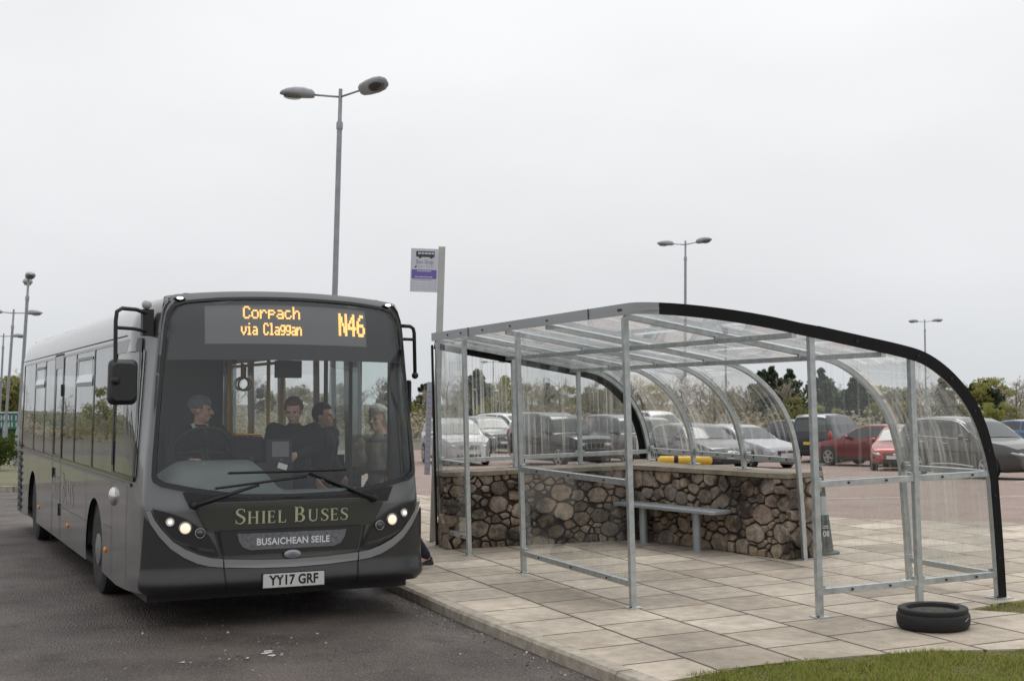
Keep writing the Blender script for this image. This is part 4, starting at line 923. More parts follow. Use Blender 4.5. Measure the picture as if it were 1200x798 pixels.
# serif lettering
def ser(ch):
    """polygons of one roman capital, height 1; returns (polys, advance)"""
    P = []; st_, th_, sf = .15, .055, .05
    def rect(x0, y0, x1, y1): P.append([(x0, y0), (x1, y0), (x1, y1), (x0, y1)])
    def stem(x, y0=0, y1=1, both=True):
        rect(x, y0, x+st_, y1)
        for y, s_ in ((0, 1), (1, -1)):
            if (y == 0 and y0 == 0) or (y == 1 and y1 == 1): P.append([(x-.08, y), (x+st_+.08, y), (x+st_+.01, y+s_*sf), (x-.01, y+s_*sf)][::s_])
    def ribbon(pts, ws):
        pts = [np.array(p) for p in pts]; L_ = []; R_ = []
        for i, p in enumerate(pts):
            t = pts[min(i+1, len(pts)-1)]-pts[max(i-1, 0)]; t = t/np.linalg.norm(t); n_ = np.array((-t[1], t[0])); L_.append(tuple(p+n_*ws[i]/2)); R_.append(tuple(p-n_*ws[i]/2))
        for i in range(len(pts)-1): P.append([R_[i], R_[i+1], L_[i+1], L_[i]])
    if ch == 'I': stem(.10); adv = .38
    elif ch == 'H': stem(.10); stem(.62); rect(.2, .48, .65, .48+th_); adv = .92
    elif ch == 'L': stem(.10); rect(.2, 0, .58, th_); P.append([(.52, 0), (.60, 0), (.64, .24), (.60, .24)]); adv = .68
    elif ch == 'E':
        stem(.10); adv = .70
        for y in (0, .49, 1-th_): rect(.2, y, .56 if y != .49 else .48, y+th_)
        P.append([(.52, 0), (.58, 0), (.62, .22), (.58, .22)]); P.append([(.52, 1), (.57, 1), (.57, .80), (.53, .80)]); rect(.46, .41, .50, .62)
    elif ch == 'B':
        stem(.10); adv = .76
        for y0, y1, xr in ((.50, 1, .54), (0, .53, .60)):
            cy_ = (y0+y1)/2; ry = (y1-y0)/2-.028; pts = [(.2, y1-.028)] + [(.34+(xr-.34)*math.cos(a), cy_+ry*math.sin(a)) for a in np.linspace(math.pi/2, -math.pi/2, 13)] + [(.2, y0+.028)]
            ribbon(pts, [th_]+[th_+(.15-th_)*math.cos(a)**2 for a in np.linspace(math.pi/2, -math.pi/2, 13)]+[th_])
    elif ch == 'U':
        adv = .88; rect(.10, .30, .25, 1); P.append([(.02, 1), (.33, 1), (.26, .95), (.09, .95)][::-1]); P.append([(.55, 1), (.82, 1), (.73, .95), (.64, .95)][::-1]); rect(.66, .30, .72, 1)
        an = np.linspace(math.pi, 2*math.pi, 14); ribbon([(.43+.26*math.cos(a), .32+.29*math.sin(a)) for a in an], [.13-.075*k/13 for k in range(14)])
    elif ch == 'S':
        adv = .66; pts = [(.56, .80), (.52, .92), (.40, .975), (.27, .965), (.16, .89), (.13, .77), (.18, .65), (.31, .55), (.45, .46), (.54, .36), (.55, .22), (.47, .09), (.33, .025), (.20, .045), (.11, .13), (.08, .25)]
        ws = [.045, .05, .055, .07, .10, .13, .145, .15, .15, .145, .12, .09, .06, .055, .05, .045]; ribbon(pts, ws)
        P.append([(.545, .96), (.575, .96), (.58, .74), (.55, .74)][::-1]); P.append([(.06, .03), (.09, .03), (.095, .28), (.06, .28)])
    else: adv = .42
    return P, adv
def serif_text(mb, txt, hb, hs_, tot, mapfn):
    """small capitals: first letters hb high, the rest hs_ high; scaled to total width tot"""
    items = []; x = 0; first = True
    for ch in txt:
        if ch == ' ': x += hs_*.45; first = True; continue
        h_ = hb if first else hs_; P, adv = ser(ch); items.append((x, h_, P)); x += adv*h_*1.08; first = False
    k = tot/x
    for x0, h_, P in items:
        for q in P:
            pts = []
            for i in range(len(q)):
                a, b_ = q[i], q[(i+1) % len(q)]; pts.append(a)
            mb.add([mapfn((x0+a*h_)*k-tot/2, b_*h_) for a, b_ in pts], [tuple(range(len(pts)))])
t_ = MB(); serif_text(t_, 'SHIEL BUSES', .128, .103, 1.0, lambda x, y: BS(sx(x), .853+y, .011)); t_.build('gold_lettering', mat('gold_vinyl', (.44, .44, .28), .5), fp)
# wipers
for pts, blade in ((((-.83, 1.02), (-.62, 1.085), (-.30, 1.175)), ((-.66, 1.155), (.12, 1.235))), (((.72, 1.03), (.55, 1.10), (.16, 1.262)), ((-.55, 1.278), (.47, 1.285)))):
    wv = MB(); wv.tube([BS(sx(x), z, .045) for x, z in pts], [.022, .016, .011], 8)
    P_ = [BS(sx(blade[0][0]+(blade[1][0]-blade[0][0])*k/10), blade[0][1]+(blade[1][1]-blade[0][1])*k/10, .028) for k in range(11)]
    wv.tube(P_, .011, 6); c = Vector(BS(sx(pts[0][0]), pts[0][1], .03)); wv.ball(c, .035, 12); wv.build('wiper', M_black, bus, smooth=True)
for x in (-.955, .955):
    c = Vector(BS(sx(x), 2.695, .006)); mk = MB(); mk.ball(c, (.055, .03, .020), 16); mk.build('marker_housing', M_gloss, bus, smooth=True)
    mk = MB(); mk.ball(c+Vector((0, -.022, .006)), (.028, .014, .012), 12); mk.build('marker_lamp', mat('marker_lit', (.8, .8, .9), .3, emit=(.9, .93, 1), estr=4), bus, smooth=True)
# mirrors
m_ = MB(); m_.tube([(-1.16, .30, 2.60), (-1.28, .22, 2.63), (-1.41, .12, 2.63), (-1.455, .09, 2.60), (-1.465, .08, 2.52), (-1.465, .06, 2.0)], .017, 8); m_.tube([(-1.16, .30, 2.45), (-1.30, .2, 2.47), (-1.465, .08, 2.47)], .015, 8); m_.box((-1.17, .32, 2.53), (.09, .10, .22)); m_.ball((-1.465, .05, 2.04), .04, 12)
mir = m_.build('mirror_arm', M_black, bus, smooth=True, angle=40)
hd = MB(); vs = []
for y, k in ((.035, .80), (.07, .97), (.12, 1.0), (.15, .97)):
    ol = rrect(-.115*k, -.185*k, .115*k, .185*k, .045, 5); vs += [(-1.40+x+(.015*z if 1 else 0), y, 2.03+z) for x, z in ol]
n_ = len(rrect(-.1, -.1, .1, .1, .04, 5)); hd.add(vs, [tuple(range(n_)), tuple(3*n_+k for k in range(n_))[::-1]] + [(a*n_+k, a*n_+(k+1) % n_, (a+1)*n_+(k+1) % n_, (a+1)*n_+k) for a in range(3) for k in range(n_)])
hd.build('mirror_head', mat('mirror_plastic', (.022, .023, .024), .55, bump=.1, bscale=80), bus, smooth=True, angle=40)
m_ = MB(); m_.ball((-1.18, .30, 2.68), (.042, .04, .04), 14); m_.build('camera_dome', mat('dome_white', (.42, .43, .42), .4), bus, smooth=True)
m_ = MB(); m_.tube([(1.10, .30, 2.56), (1.19, .32, 2.56), (1.225, .33, 2.54), (1.235, .33, 2.50), (1.245, .33, 2.10)], .017, 8); m_.tube([(1.12, .30, 2.44), (1.24, .33, 2.44)], .014, 8); m_.ball((1.245, .33, 2.11), .032, 12); m_.build('mirror_arm', M_black, bus, smooth=True)
hd = MB(); hd.box((1.225, .46, 1.92), (.04, .12, .30)); hd.build('mirror_head', M_black, bus, bevel=.02, seg=3)
# offside details
def line(pts, m, side=-1, w=.012, d=.004, name='panel_line', parent=None):
    mb = MB()
    for (y0, z0), (y1, z1) in zip(pts, pts[1:]):
        l = math.hypot(y1-y0, z1-z0); ny, nz_ = -(z1-z0)/l*w/2, (y1-y0)/l*w/2; K = max(1, int(l/.3))
        for k in range(K):
            a, b_ = k/K, (k+1)/K; q = [(y0+(y1-y0)*a-ny, z0+(z1-z0)*a-nz_), (y0+(y1-y0)*b_-ny, z0+(z1-z0)*b_-nz_), (y0+(y1-y0)*b_+ny, z0+(z1-z0)*b_+nz_), (y0+(y1-y0)*a+ny, z0+(z1-z0)*a+nz_)]
            mb.add([BS(sy(y, side), z, d) for y, z in q], [(0, 1, 2, 3)])
    return mb.build(name, m, parent or bus)
for side in (-1, 1):
    line([(.55, 1.165), (9.85, 1.165)], mat('belt_trim', (.20, .20, .20), .4, metal=.3), side, .028, .007, 'belt_trim')
    line([(.9, 2.445), (9.9, 2.445)], M_seam, side, .010, .004)
    line([(1.45, .72), (1.95, .72)], mat('trim_light', (.22, .22, .22), .5), side, .010, .004); line([(3.05, .66), (5.1, .66)], mat('trim_light', (.22, .22, .22), .5), side, .010, .004)
    line([(1.47, .3), (1.47, 1.15)], M_seam, side, .008); line([(.72, .30), (.72, 1.16)], M_seam, side, .008); line([(3.06, .28), (3.06, 1.15)], M_seam, side, .008); line([(8.6, .28), (8.6, 1.15)], M_seam, side, .008); line([(7.3, .28), (7.3, 1.15)], M_seam, side, .008)
    for y in (1.78, 4.38, 7.17):
        c = Vector(BS(sy(y, side), .50, .006)); MB().ball(c, (.016, .045, .028), 12).build('side_marker', mat('amber_lens', (.55, .16, .03), .25, emit=(1, .35, .05), estr=.08), bus, smooth=True)
line([(5.08, .20), (5.08, 2.42), (5.84, 2.42), (5.84, .20)], M_seam, -1, .022, .005, 'door_gap')
ed = side_patch('emergency_door', rrect(5.10, .22, 5.82, 2.41, .04, 3), M_paint, -1, .003) if False else None
c = Vector(BS(sy(5.72, -1), 1.02, .01)); MB().box(c, (.02, .06, .12)).build('door_handle', M_black, bus, bevel=.005)
c = Vector(BS(sy(5.14, -1), .62, .008)); MB().box(c, (.02, .05, .14)).build('door_hinge', M_black, bus, bevel=.005); c = Vector(BS(sy(5.14, -1), 2.0, .008)); MB().box(c, (.02, .05, .14)).build('door_hinge', M_black, bus, bevel=.005)
c = Vector(BS(sy(1.36, -1), 1.02, .0)); MB().ball(c, (.05, .085, .085), 18).build('fuel_cap', mat('chrome_cap', (.62, .62, .60), .2, metal=.7), bus, smooth=True)
lv = MB()
for k in range(10):
    z = .30+k*.098; lv.add([BS(sy(y, -1), zz_, d) for y, zz_, d in ((9.42, z, .004), (9.88, z, .004), (9.88, z+.05, .03), (9.42, z+.05, .03))], [(0, 1, 2, 3)])
lv.build('engine_louvre', mat('louvre_grey', (.33, .33, .33), .5), bus); side_patch('louvre_back', rrect(9.40, .27, 9.90, 1.28, .02, 2), M_black, -1, .002)
side_patch('window_pillar', [(1.425, 1.30), (1.515, 1.30), (1.515, 2.05), (1.425, 2.05)], M_black, -1, .006)
t_ = MB(); serif_text(t_, 'SHIEL BUSES', .34, .27, 1.95, lambda x, y: BS(sy(4.92-x+.02, -1), .72+y, .005)); t_.build('side_lettering', mat('side_vinyl', (.40, .39, .36), .5), bus)
# wheels
M_tyre = mat('bus_tyre', (.018, .018, .019), .75, var=.3, scale=15); M_rim = mat('wheel_rim', (.22, .22, .22), .45, metal=.4, var=.2, scale=10)
for side in (-1, 1):
    for yc, dish in ((YF, 1), (YB, -1)):
        q = Matrix.Rotation(R(90)*side, 3, 'Y'); c = Vector((side*1.06, yc, .43))
        w0 = MB(); w0.lathe([(.28, -.14), (.37, -.145), (.42, -.12), (.43, -.06), (.43, .06), (.42, .12), (.37, .145), (.28, .14)], 40, c, 0, q); wo = w0.build('wheel', M_tyre, bus, smooth=True, angle=40)
        r0 = MB(); r0.lathe([(.285, .135), (.27, .12), (.25, .05*dish+.03), (.16, .07*dish+.04), (.15, .10*dish+.05), (.10, .16), (.0, .165)] if dish > 0 else [(.285, .135), (.26, .06), (.16, -.02), (.12, .06), (.0, .065)], 32, c, 0, q, cap=False)
        for k in range(10):
            a = k*math.pi/5; p_ = q @ Vector((.20*math.cos(a), .20*math.sin(a), .115 if dish > 0 else .0)); r0.ball(c+p_, .024, 8)
        r0.build('rim', M_rim, wo, smooth=True, angle=40)
        wb = MB()
        vs = [(side*(1.235 if k < 2 else .80), yc+.53*math.cos(R(180*j/12)), max(.2, .43+.50*math.sin(R(180*j/12)))) for j in range(13) for k in (0, 2)]
        wb.add(vs, [(2*j, 2*j+2, 2*j+3, 2*j+1) for j in range(12)]); wb.add([(side*.80, yc+.53, .2), (side*.80, yc-.53, .2), (side*.80, yc-.53, .95), (side*.80, yc+.53, .95)], [(0, 1, 2, 3)]); wb.build('wheel_arch', M_black, bus)
MB().box((0, 5.1, .27), (2.30, 9.6, .12)).build('chassis', M_black, bus)
# nearside door: two glazed leaves folded open behind the nose
for y, yaw in ((1.02, 1.45), (1.82, -1.45)):
    d_ = MB(); d_.box((0, 0, 1.36), (.035, .40, 2.02)); Mx = Matrix.Translation((1.06, y, 0)) @ Matrix.Rotation(yaw, 4, 'Z')
    fr_ = MB()
    for b_ in (((0, -.19, 1.36), (.035, .03, 2.0)), ((0, .19, 1.36), (.035, .03, 2.0)), ((0, 0, .37), (.035, .41, .05)), ((0, 0, 2.35), (.035, .41, .05)), ((0, 0, 1.2), (.03, .36, .03))): fr_.box(*b_)
    fo = fr_.build('door_leaf', M_black, bus, matrix=Mx); MB().box((0, 0, 1.36), (.006, .37, 1.96)).build('door_glass', M_cg, fo)
# ------------------------------------------------------------------ bus interior
M_dash = mat('dash_grey', (.135, .155, .157), .6, var=.08); M_floor = mat('bus_floor', (.09, .09, .095), .8); M_liner = mat('bus_liner', (.50, .51, .51), .6)
M_yel = mat('yellow_rail', (.70, .40, .04), .4); M_seat = mat('moquette', (.03, .045, .09), .9, col2=(.06, .06, .07), scale=40); M_dk = mat('cab_dark', (.018, .019, .021), .6)
p = MB(); p.box((0, 5.0, .36), (2.36, 9.6, .03)); p.build('floor', M_floor, bus)
p = MB(); p.box((0, 5.35, 2.47), (2.10, 9.3, .03)); p.build('ceiling', M_liner, bus)
p = MB()
for side in (-1, 1):
    p.box((side*1.185, 6.2, .80), (.02, 7.4, .78))
p.box((-1.185, 1.4, .80), (.02, 1.6, .8)); p.build('side_lining', M_dk, bus)
# dashboard: raised hood on the driver's side, lower shelf across
d_ = MB(); K = 36; vs = []
def dash_z(x): return 1.10 + .27*sst(.05, -.30, x)*(1-.55*sst(-.85, -1.15, x))
for k in range(K+1):
    x = -1.06+2.10*k/K; yf = BS(sx(x), 1.15)[1]+.10
    vs += [(x, yf, .92), (x, yf+.02, dash_z(x)-.13), (x, yf+.12, dash_z(x)-.03), (x, yf+.28, dash_z(x)), (x, yf+.40, dash_z(x)-.05), (x, yf+.46, dash_z(x)-.3)]
d_.add(vs, [(6*k+j, 6*k+j+1, 6*(k+1)+j+1, 6*(k+1)+j) for k in range(K) for j in range(5)]); d_.build('dashboard', M_dash, bus, smooth=True)
d_ = MB(); c = Vector((-.69, .28, 1.30)); d_.ball(c, (.05, .03, .05), 18); d_.ball(c+Vector((0, -.018, -.004)), (.032, .02, .032), 16, 1); d_.build('dash_vent', [mat('vent_ring', (.35, .36, .36), .4), M_black], bus, smooth=True)
q = Matrix.Rotation(R(-50), 3, 'X'); cw = Vector((-.62, .66, 1.47))
p = MB(); p.tube([cw+q @ Vector((.235*math.cos(a), .235*math.sin(a), 0)) for a in np.linspace(0, 2*math.pi, 33)], .016, 8)
for a in (R(20), R(160), R(270)): p.tube([cw+q @ Vector((.23*math.cos(a), .23*math.sin(a), 0)), cw+q @ Vector((0, 0, -.04))], .014, 6)
p.tube([cw+q @ Vector((0, 0, -.03)), cw+q @ Vector((0, 0, -.45))], .035, 8); p.build('steering_wheel', M_dk, bus, smooth=True)
p = MB(); p.box((-.62, 1.30, .55), (.95, .85, .38)); p.box((-.14, 1.25, .95), (.05, .85, .85)); p.build('cab_plinth', M_dk, bus, bevel=.01)
p = MB(); p.box((-.66, 1.75, 1.5), (.95, .04, 2.0)); p.build('cab_bulkhead', mat('bulkhead', (.050, .054, .058), .55), bus)
p = MB(); p.box((-.16, 1.55, 1.95), (.03, .35, .95)); p.build('cab_screen', glass('perspex', (.55, .57, .57), .10), bus)
p = MB(); p.box((.06, .92, 1.14), (.34, .30, .36)); p.box((.10, .86, 1.40), (.24, .18, .26)); p.box((.11, .765, 1.44), (.16, .006, .14), 1); p.build('ticket_machine', [M_dk, mat('ticket_face', (.16, .17, .18), .4)], bus, bevel=.012)
p = MB(); p.box((.13, .765, 1.285), (.09, .004, .05), 0, Matrix.Rotation(.3, 3, 'Y')); p.build('ticket_label', mat('label_white', (.75, .75, .72), .5), bus)
p = MB(); p.box((.23, .95, 2.17), (.23, .12, .16)); p.tube([(.23, .95, 2.2), (.23, .95, 2.47)], .02, 8); p.build('interior_mirror', M_dk, bus, bevel=.03, seg=3)
def pole(x, y, z0=.37, z1=2.46): MB().tube([(x, y, z0), (x, y, z1)], .019, 10).build('grab_pole', M_yel, bus, smooth=True)
pole(-.18, 1.5, 1.3, 2.46); pole(.31, 1.9); pole(.66, 2.6); pole(-.42, 4.6); pole(.42, 5.6); pole(-.42, 6.8); pole(.40, 7.6)
p = MB(); p.tube([(.62, 2.6, 2.28), (.55, 8.8, 2.28)], .017, 8); p.tube([(-.62, 2.6, 2.28), (-.55, 8.8, 2.28)], .017, 8); p.build('grab_rail', M_yel, bus, smooth=True)
for y, x in ((2.9, .30), (3.1, .36), (3.3, .44)):
    p = MB(); p.box((x, y, 2.20), (.025, .012, .16))
    pts = [(x+.075*math.sin(a), y, 2.06+.075*math.cos(a)*.9) for a in np.linspace(0, 2*math.pi, 17)]; p.tube(pts, .011, 6); p.build('strap_handle', mat('strap_ochre', (.42, .25, .06), .5), bus, smooth=True)
for side in (-1, 1):
    for y in (3.4, 4.2, 5.0, 5.8, 6.6, 7.4, 8.2, 9.0):
        if side > 0 and y < 4.5: continue
        p = MB(); x = side*.72; p.box((x, y-.20, .82), (.86, .42, .10)); p.box((x-.215, y+.06, 1.13), (.40, .09, .62), 0, Matrix.Rotation(-.12, 3, 'X')); p.box((x+.215, y+.06, 1.13), (.40, .09, .62), 0, Matrix.Rotation(-.12, 3, 'X')); p.box((x, y-.15, .58), (.10, .25, .42), 1)
        p.box((x, y+.07, 1.46), (.80, .03, .03), 2)
        p.build('passenger_seat', [M_seat, M_dk, M_yel], bus, bevel=.03, seg=3)
# front luggage pen and nearside lining behind the door
p = MB(); p.box((1.02, 2.1, .85), (.30, .04, .95)); p.build('door_partition', M_dk, bus)

# ------------------------------------------------------------------ people: one remeshed body, clothes and hair as children
M_skin = mat('skin', (.60, .36, .27), .5, var=.08, scale=12); M_skin2 = mat('skin_pale', (.66, .42, .33), .5, var=.08, scale=12); M_lip = mat('lips', (.34, .13, .11), .5); M_eye = mat('eye_dark', (.02, .017, .015), .2)
def V3(*a): return Vector(a)
def remesh(o, vox, it=4):
    r_ = o.modifiers.new('skin', 'REMESH'); r_.mode = 'VOXEL'; r_.voxel_size = vox; r_.use_smooth_shade = True
    s_ = o.modifiers.new('smooth', 'SMOOTH'); s_.factor = .5; s_.iterations = it
def hand(mb, w, d, pal, curl=.5, k=1.0):
    """palm and five fingers from wrist w along d; pal = palm normal"""
    d = d.normalized(); pal = (pal-d*pal.dot(d)).normalized(); sd = d.cross(pal); c = w+d*.045*k
    for t in (-.028, -.010, .010, .028): mb.limb(w+sd*t*.6*k, w+d*.085*k+sd*t*k, .015*k, .012*k, 8)
    for t, L in ((-.030, .062), (-.010, .078), (.011, .084), (.031, .072)):
        a = w+d*.085*k+sd*t*k; d1 = (d+pal*curl*.6).normalized(); b_ = a+d1*L*.55*k; d2 = (d+pal*curl*1.7).normalized(); mb.limb(a, b_, .0095*k, .0085*k, 8); mb.limb(b_, b_+d2*L*.5*k, .0085*k, .007*k, 8)
    a = w+d*.025*k+sd*.028*k; b_ = a+(sd*.8+d*.7+pal*.3).normalized()*.038*k; mb.limb(a, b_, .012*k, .010*k, 8); mb.limb(b_, b_+(d+sd*.15+pal*.5).normalized()*.032*k, .010*k, .008*k, 8)
def person(label, M0, J, hair, coat, trous, skin, shoes=None, hairkind='short', collar=None, headturn=0, headnod=0, extra=None, slim=1.0, parent=None):
    """J: joints (hip l/r, knee, ankle, toe, pelvis, chest, neck, head, shoulder, elbow, wrist, palm dirs); person faces -y before M0"""
    root = thing('person', label, 'person', matrix=M0); s = slim
    b_ = MB(); b_.limb(J['pel'], J['chest'], .125*s, .13*s, 14); b_.limb(J['chest'], J['neck'], .10*s, .055, 12); b_.limb(J['neck'], J['head']-V3(0, 0, .03), .052, .05, 12)
    for q in 'lr':
        b_.limb(J['pel'], J['hip'+q], .11*s, .095*s); b_.limb(J['hip'+q], J['knee'+q], .085*s, .058); b_.limb(J['knee'+q], J['ank'+q], .055, .038); b_.limb(J['ank'+q], J['toe'+q], .042, .03)
        b_.limb(J['chest'], J['sho'+q], .085*s, .062); b_.limb(J['sho'+q], J['elb'+q], .052, .042); b_.limb(J['elb'+q], J['wri'+q], .042, .028)
        hand(b_, J['wri'+q], (J['wri'+q]-J['elb'+q]) if 'hd'+q not in J else J['hd'+q], J.get('pal'+q, V3(0, 0, -1)), J.get('curl'+q, .6))
    HM = Matrix.Rotation(headturn, 3, 'Z') @ Matrix.Rotation(headnod, 3, 'X'); hc = J['head']
    def hp(x, y, z): return hc + HM @ V3(x, y, z)
    def hb(p, r): b_.ball(hp(*p), r, 16, 0, HM)
    hb((0, .012, .03), (.076, .094, .090)); hb((0, -.025, -.045), (.058, .062, .072)); hb((0, -.060, -.088), (.030, .026, .022)); b_.limb(hp(0, -.088, .012), hp(0, -.112, -.022), .010, .015, 8); hb((.012, -.100, -.028), (.010, .010, .008)); hb((-.012, -.100, -.028), (.010, .010, .008))
    hb((.034, -.075, .024), (.026, .016, .010)); hb((-.034, -.075, .024), (.026, .016, .010)); hb((.040, -.062, -.025), (.024, .022, .024)); hb((-.040, -.062, -.025), (.024, .022, .024)); hb((.0, -.088, -.060), (.024, .012, .008)); hb((0, -.084, -.070), (.022, .012, .008))
    for s_ in (-1, 1): hb((s_*.079, .010, -.008), (.010, .020, .032))
    bo = b_.build('body', skin, root, smooth=True); remesh(bo, .0085, 3)
    e_ = MB()
    for s_ in (-1, 1): e_.ball(hp(s_*.031, -.0815, .006), (.012, .008, .006), 10, 0, HM)
    e_.build('eyes', M_eye, root, smooth=True); e_ = MB(); e_.ball(hp(0, -.0945, -.063), (.022, .006, .0045), 12, 0, HM); e_.build('mouth', M_lip, root, smooth=True)
    h_ = MB()
    if hairkind in ('short', 'curly', 'beanie'):
        k = {'short': .008, 'curly': .022, 'beanie': .012}[hairkind]
        rg = random.Random(5)
        for i in range(14):
            for j in range(22):
                th, ph = math.pi*(i+.5)/14, 2*math.pi*j/22; n_ = V3(math.sin(th)*math.cos(ph), math.sin(th)*math.sin(ph), math.cos(th)); z = n_.z*.090+.03; y = n_.y*.094+.012
                front = -n_.y
                lim = {'short': .072 if front > .30 else .018 if front > -.25 else -.05, 'curly': .062 if front > .25 else .0 if front > -.30 else -.07, 'beanie': .045 if front > .3 else .01}[hairkind]
                if z < lim: continue
                c = hp(n_.x*.076, y, z); r_ = (.020 if hairkind != 'curly' else rg.uniform(.022, .034)); h_.ball(c+HM @ (n_*(k*(rg.uniform(.4, 1.1) if hairkind == 'curly' else .4))), r_*.8, 8)
        ho = h_.build('hair' if hairkind != 'beanie' else 'woolly_hat', hair, root, smooth=True); remesh(ho, .008 if hairkind == 'short' else .0075, 2 if hairkind != 'curly' else 1)
    c_ = MB(); g_ = .028
    c_.limb(J['pel']-V3(0, 0, .06), J['chest'], .150*s+g_*.4, .150*s+g_*.4, 16); c_.limb(J['chest'], J['neck']-V3(0, 0, .03), .118*s, .074, 14)
    for q in 'lr':
        c_.limb(J['pel'], J['hip'+q]-V3(0, 0, .05), .13*s, .115*s); c_.limb(J['chest'], J['sho'+q], .105*s, .080); c_.limb(J['sho'+q], J['elb'+q], .074, .060); c_.limb(J['elb'+q], J['elb'+q].lerp(J['wri'+q], .93), .060, .046)
        c_.limb(J['pel'].lerp(J['chest'], .6), J['sho'+q].lerp(J['chest'], .25)-V3(0, 0, .06), .13*s, .11*s)
    co_ = c_.build('jacket', coat, root, smooth=True); remesh(co_, .011, 5)
    t_ = MB()
    for q in 'lr': t_.limb(J['pel']-V3(0, 0, .02), J['hip'+q], .125*s, .110*s); t_.limb(J['hip'+q], J['knee'+q], .104*s, .078); t_.limb(J['knee'+q], J['knee'+q].lerp(J['ank'+q], .92), .076, .062)
    to = t_.build('trousers', trous, root, smooth=True); remesh(to, .011, 4)
    sh_ = MB()
    for q in 'lr':
        a, b2 = J['ank'+q], J['toe'+q]; d = (b2-a); d.z = 0; d.normalize(); z0 = min(a.z, b2.z)
        base = V3(a.x, a.y, b2.z-.025)
        sh_.limb(base-d*.045, base+d*.14, .042, .036); sh_.limb(base-d*.03+V3(0, 0, .045), base+d*.04+V3(0, 0, .03), .042, .038)
    so = sh_.build('shoes', shoes or M_dk, root, smooth=True); remesh(so, .009, 2)
    sl = MB()
    for q in 'lr':
        a, b2 = J['ank'+q], J['toe'+q]; d = (b2-a); d.z = 0; d.normalize(); base = V3(a.x, a.y, b2.z-.058); sl.tube([base-d*.085, base-d*.05, base+d*.06, base+d*.175], [.030, .042, .043, .026], 12)
    sol = sl.build('soles', mat('shoe_sole', (.5, .5, .5), .7) if shoes else M_dk, root, smooth=True)
    sol.data.transform(Matrix.Identity(4))
    if collar:
        k = MB(); pts = [J['neck']+V3(.062*math.cos(a), .058*math.sin(a)-.008, .010-.028*(math.sin(a) < -.2)*1.0) for a in np.linspace(-math.pi*.42, math.pi*1.42, 20)]; k.tube(pts, .017, 8); k.build('collar', collar, root, smooth=True)
    if extra: extra(root, J, hp, HM)
    return root
def standing(h=1.70, lean=0., head=0):
    k = h/1.75; J = dict(pel=V3(0, .0, .98*k), chest=V3(0, -.02-lean*.5, 1.30*k), neck=V3(0, -.02-lean, 1.47*k), head=V3(0, -.045-lean*1.35, 1.62*k))
    for q, s_ in (('l', 1), ('r', -1)):
        J['hip'+q] = V3(s_*.095, 0, .92*k); J['knee'+q] = V3(s_*.105, -.02, .50*k); J['ank'+q] = V3(s_*.11, .03, .09*k); J['toe'+q] = V3(s_*.13, -.11, .062)
        J['sho'+q] = V3(s_*.19, -.02-lean*.9, 1.41*k); J['elb'+q] = V3(s_*.25, .02-lean*.6, 1.11*k); J['wri'+q] = V3(s_*.23, -.14-lean*.6, .90*k); J['pal'+q] = V3(-s_, 0, 0)
    return J
def bus_at(x, y, z, rz): return BUSM @ Matrix.Translation((x, y, z)) @ Matrix.Rotation(rz, 4, 'Z')
M_navy = mat('navy_cloth', (.016, .018, .024), .85, var=.3, scale=10); M_blk = mat('black_cloth', (.014, .014, .016), .85, var=.3, scale=10); M_denim = mat('dark_denim', (.018, .022, .04), .9, var=.3, scale=20)
# driver: seated, turned towards the passengers on his left (image right)
J = dict(pel=V3(0, .05, .16), chest=V3(0, .03, .48), neck=V3(.0, .01, .65), head=V3(.0, -.02, .80))
for q, s_ in (('l', 1), ('r', -1)):
    J['hip'+q] = V3(s_*.10, .0, .12); J['knee'+q] = V3(s_*.15, -.42, .16); J['ank'+q] = V3(s_*.15, -.50, -.24); J['toe'+q] = V3(s_*.16, -.64, -.27)
    J['sho'+q] = V3(s_*.19, .02, .59); J['elb'+q] = V3(s_*.28, -.12, .33); J['wri'+q] = V3(s_*.20, -.36, .36); J['pal'+q] = V3(0, 0, -1)
J['elbl'] = V3(.33, -.10, .36); J['wril'] = V3(.55, -.24, .37)
person('seated bus driver in grey woolly hat, dark jacket and white collar behind the steering wheel', bus_at(-.56, 1.04, 1.00, R(6)), J, mat('hat_grey', (.16, .175, .18), .95, var=.25, scale=30), M_blk, M_blk, M_skin, hairkind='beanie', collar=mat('shirt_white', (.62, .62, .62), .7), headturn=R(62), headnod=R(6))
p = MB(); p.box((-.56, 1.18, .95), (.50, .48, .10)); p.box((-.56, 1.40, 1.30), (.48, .10, .70)); p.build('driver_seat', M_dk, bus, bevel=.04, seg=3)
# young man paying, second man behind him
J = standing(1.54, .06); J['wril'] = V3(.05, -.36, 1.02); J['elbl'] = V3(.22, -.10, 1.08); J['wrir'] = V3(-.10, -.36, 1.0); J['elbr'] = V3(-.24, -.10, 1.06)
person('young man with short brown hair and dark jacket paying at the driver counter', bus_at(.385, 1.24, .36, R(-22)), J, mat('hair_brown', (.13, .092, .06), .8), M_navy, M_denim, M_skin2, headnod=R(16), headturn=R(-8))
J = standing(1.48, .03)
person('man with dark hair standing behind the young man in the bus queue', bus_at(.72, 1.62, .36, R(35)), J, mat('hair_dark', (.03, .024, .02), .8), M_blk, M_denim, M_skin, headturn=R(15))
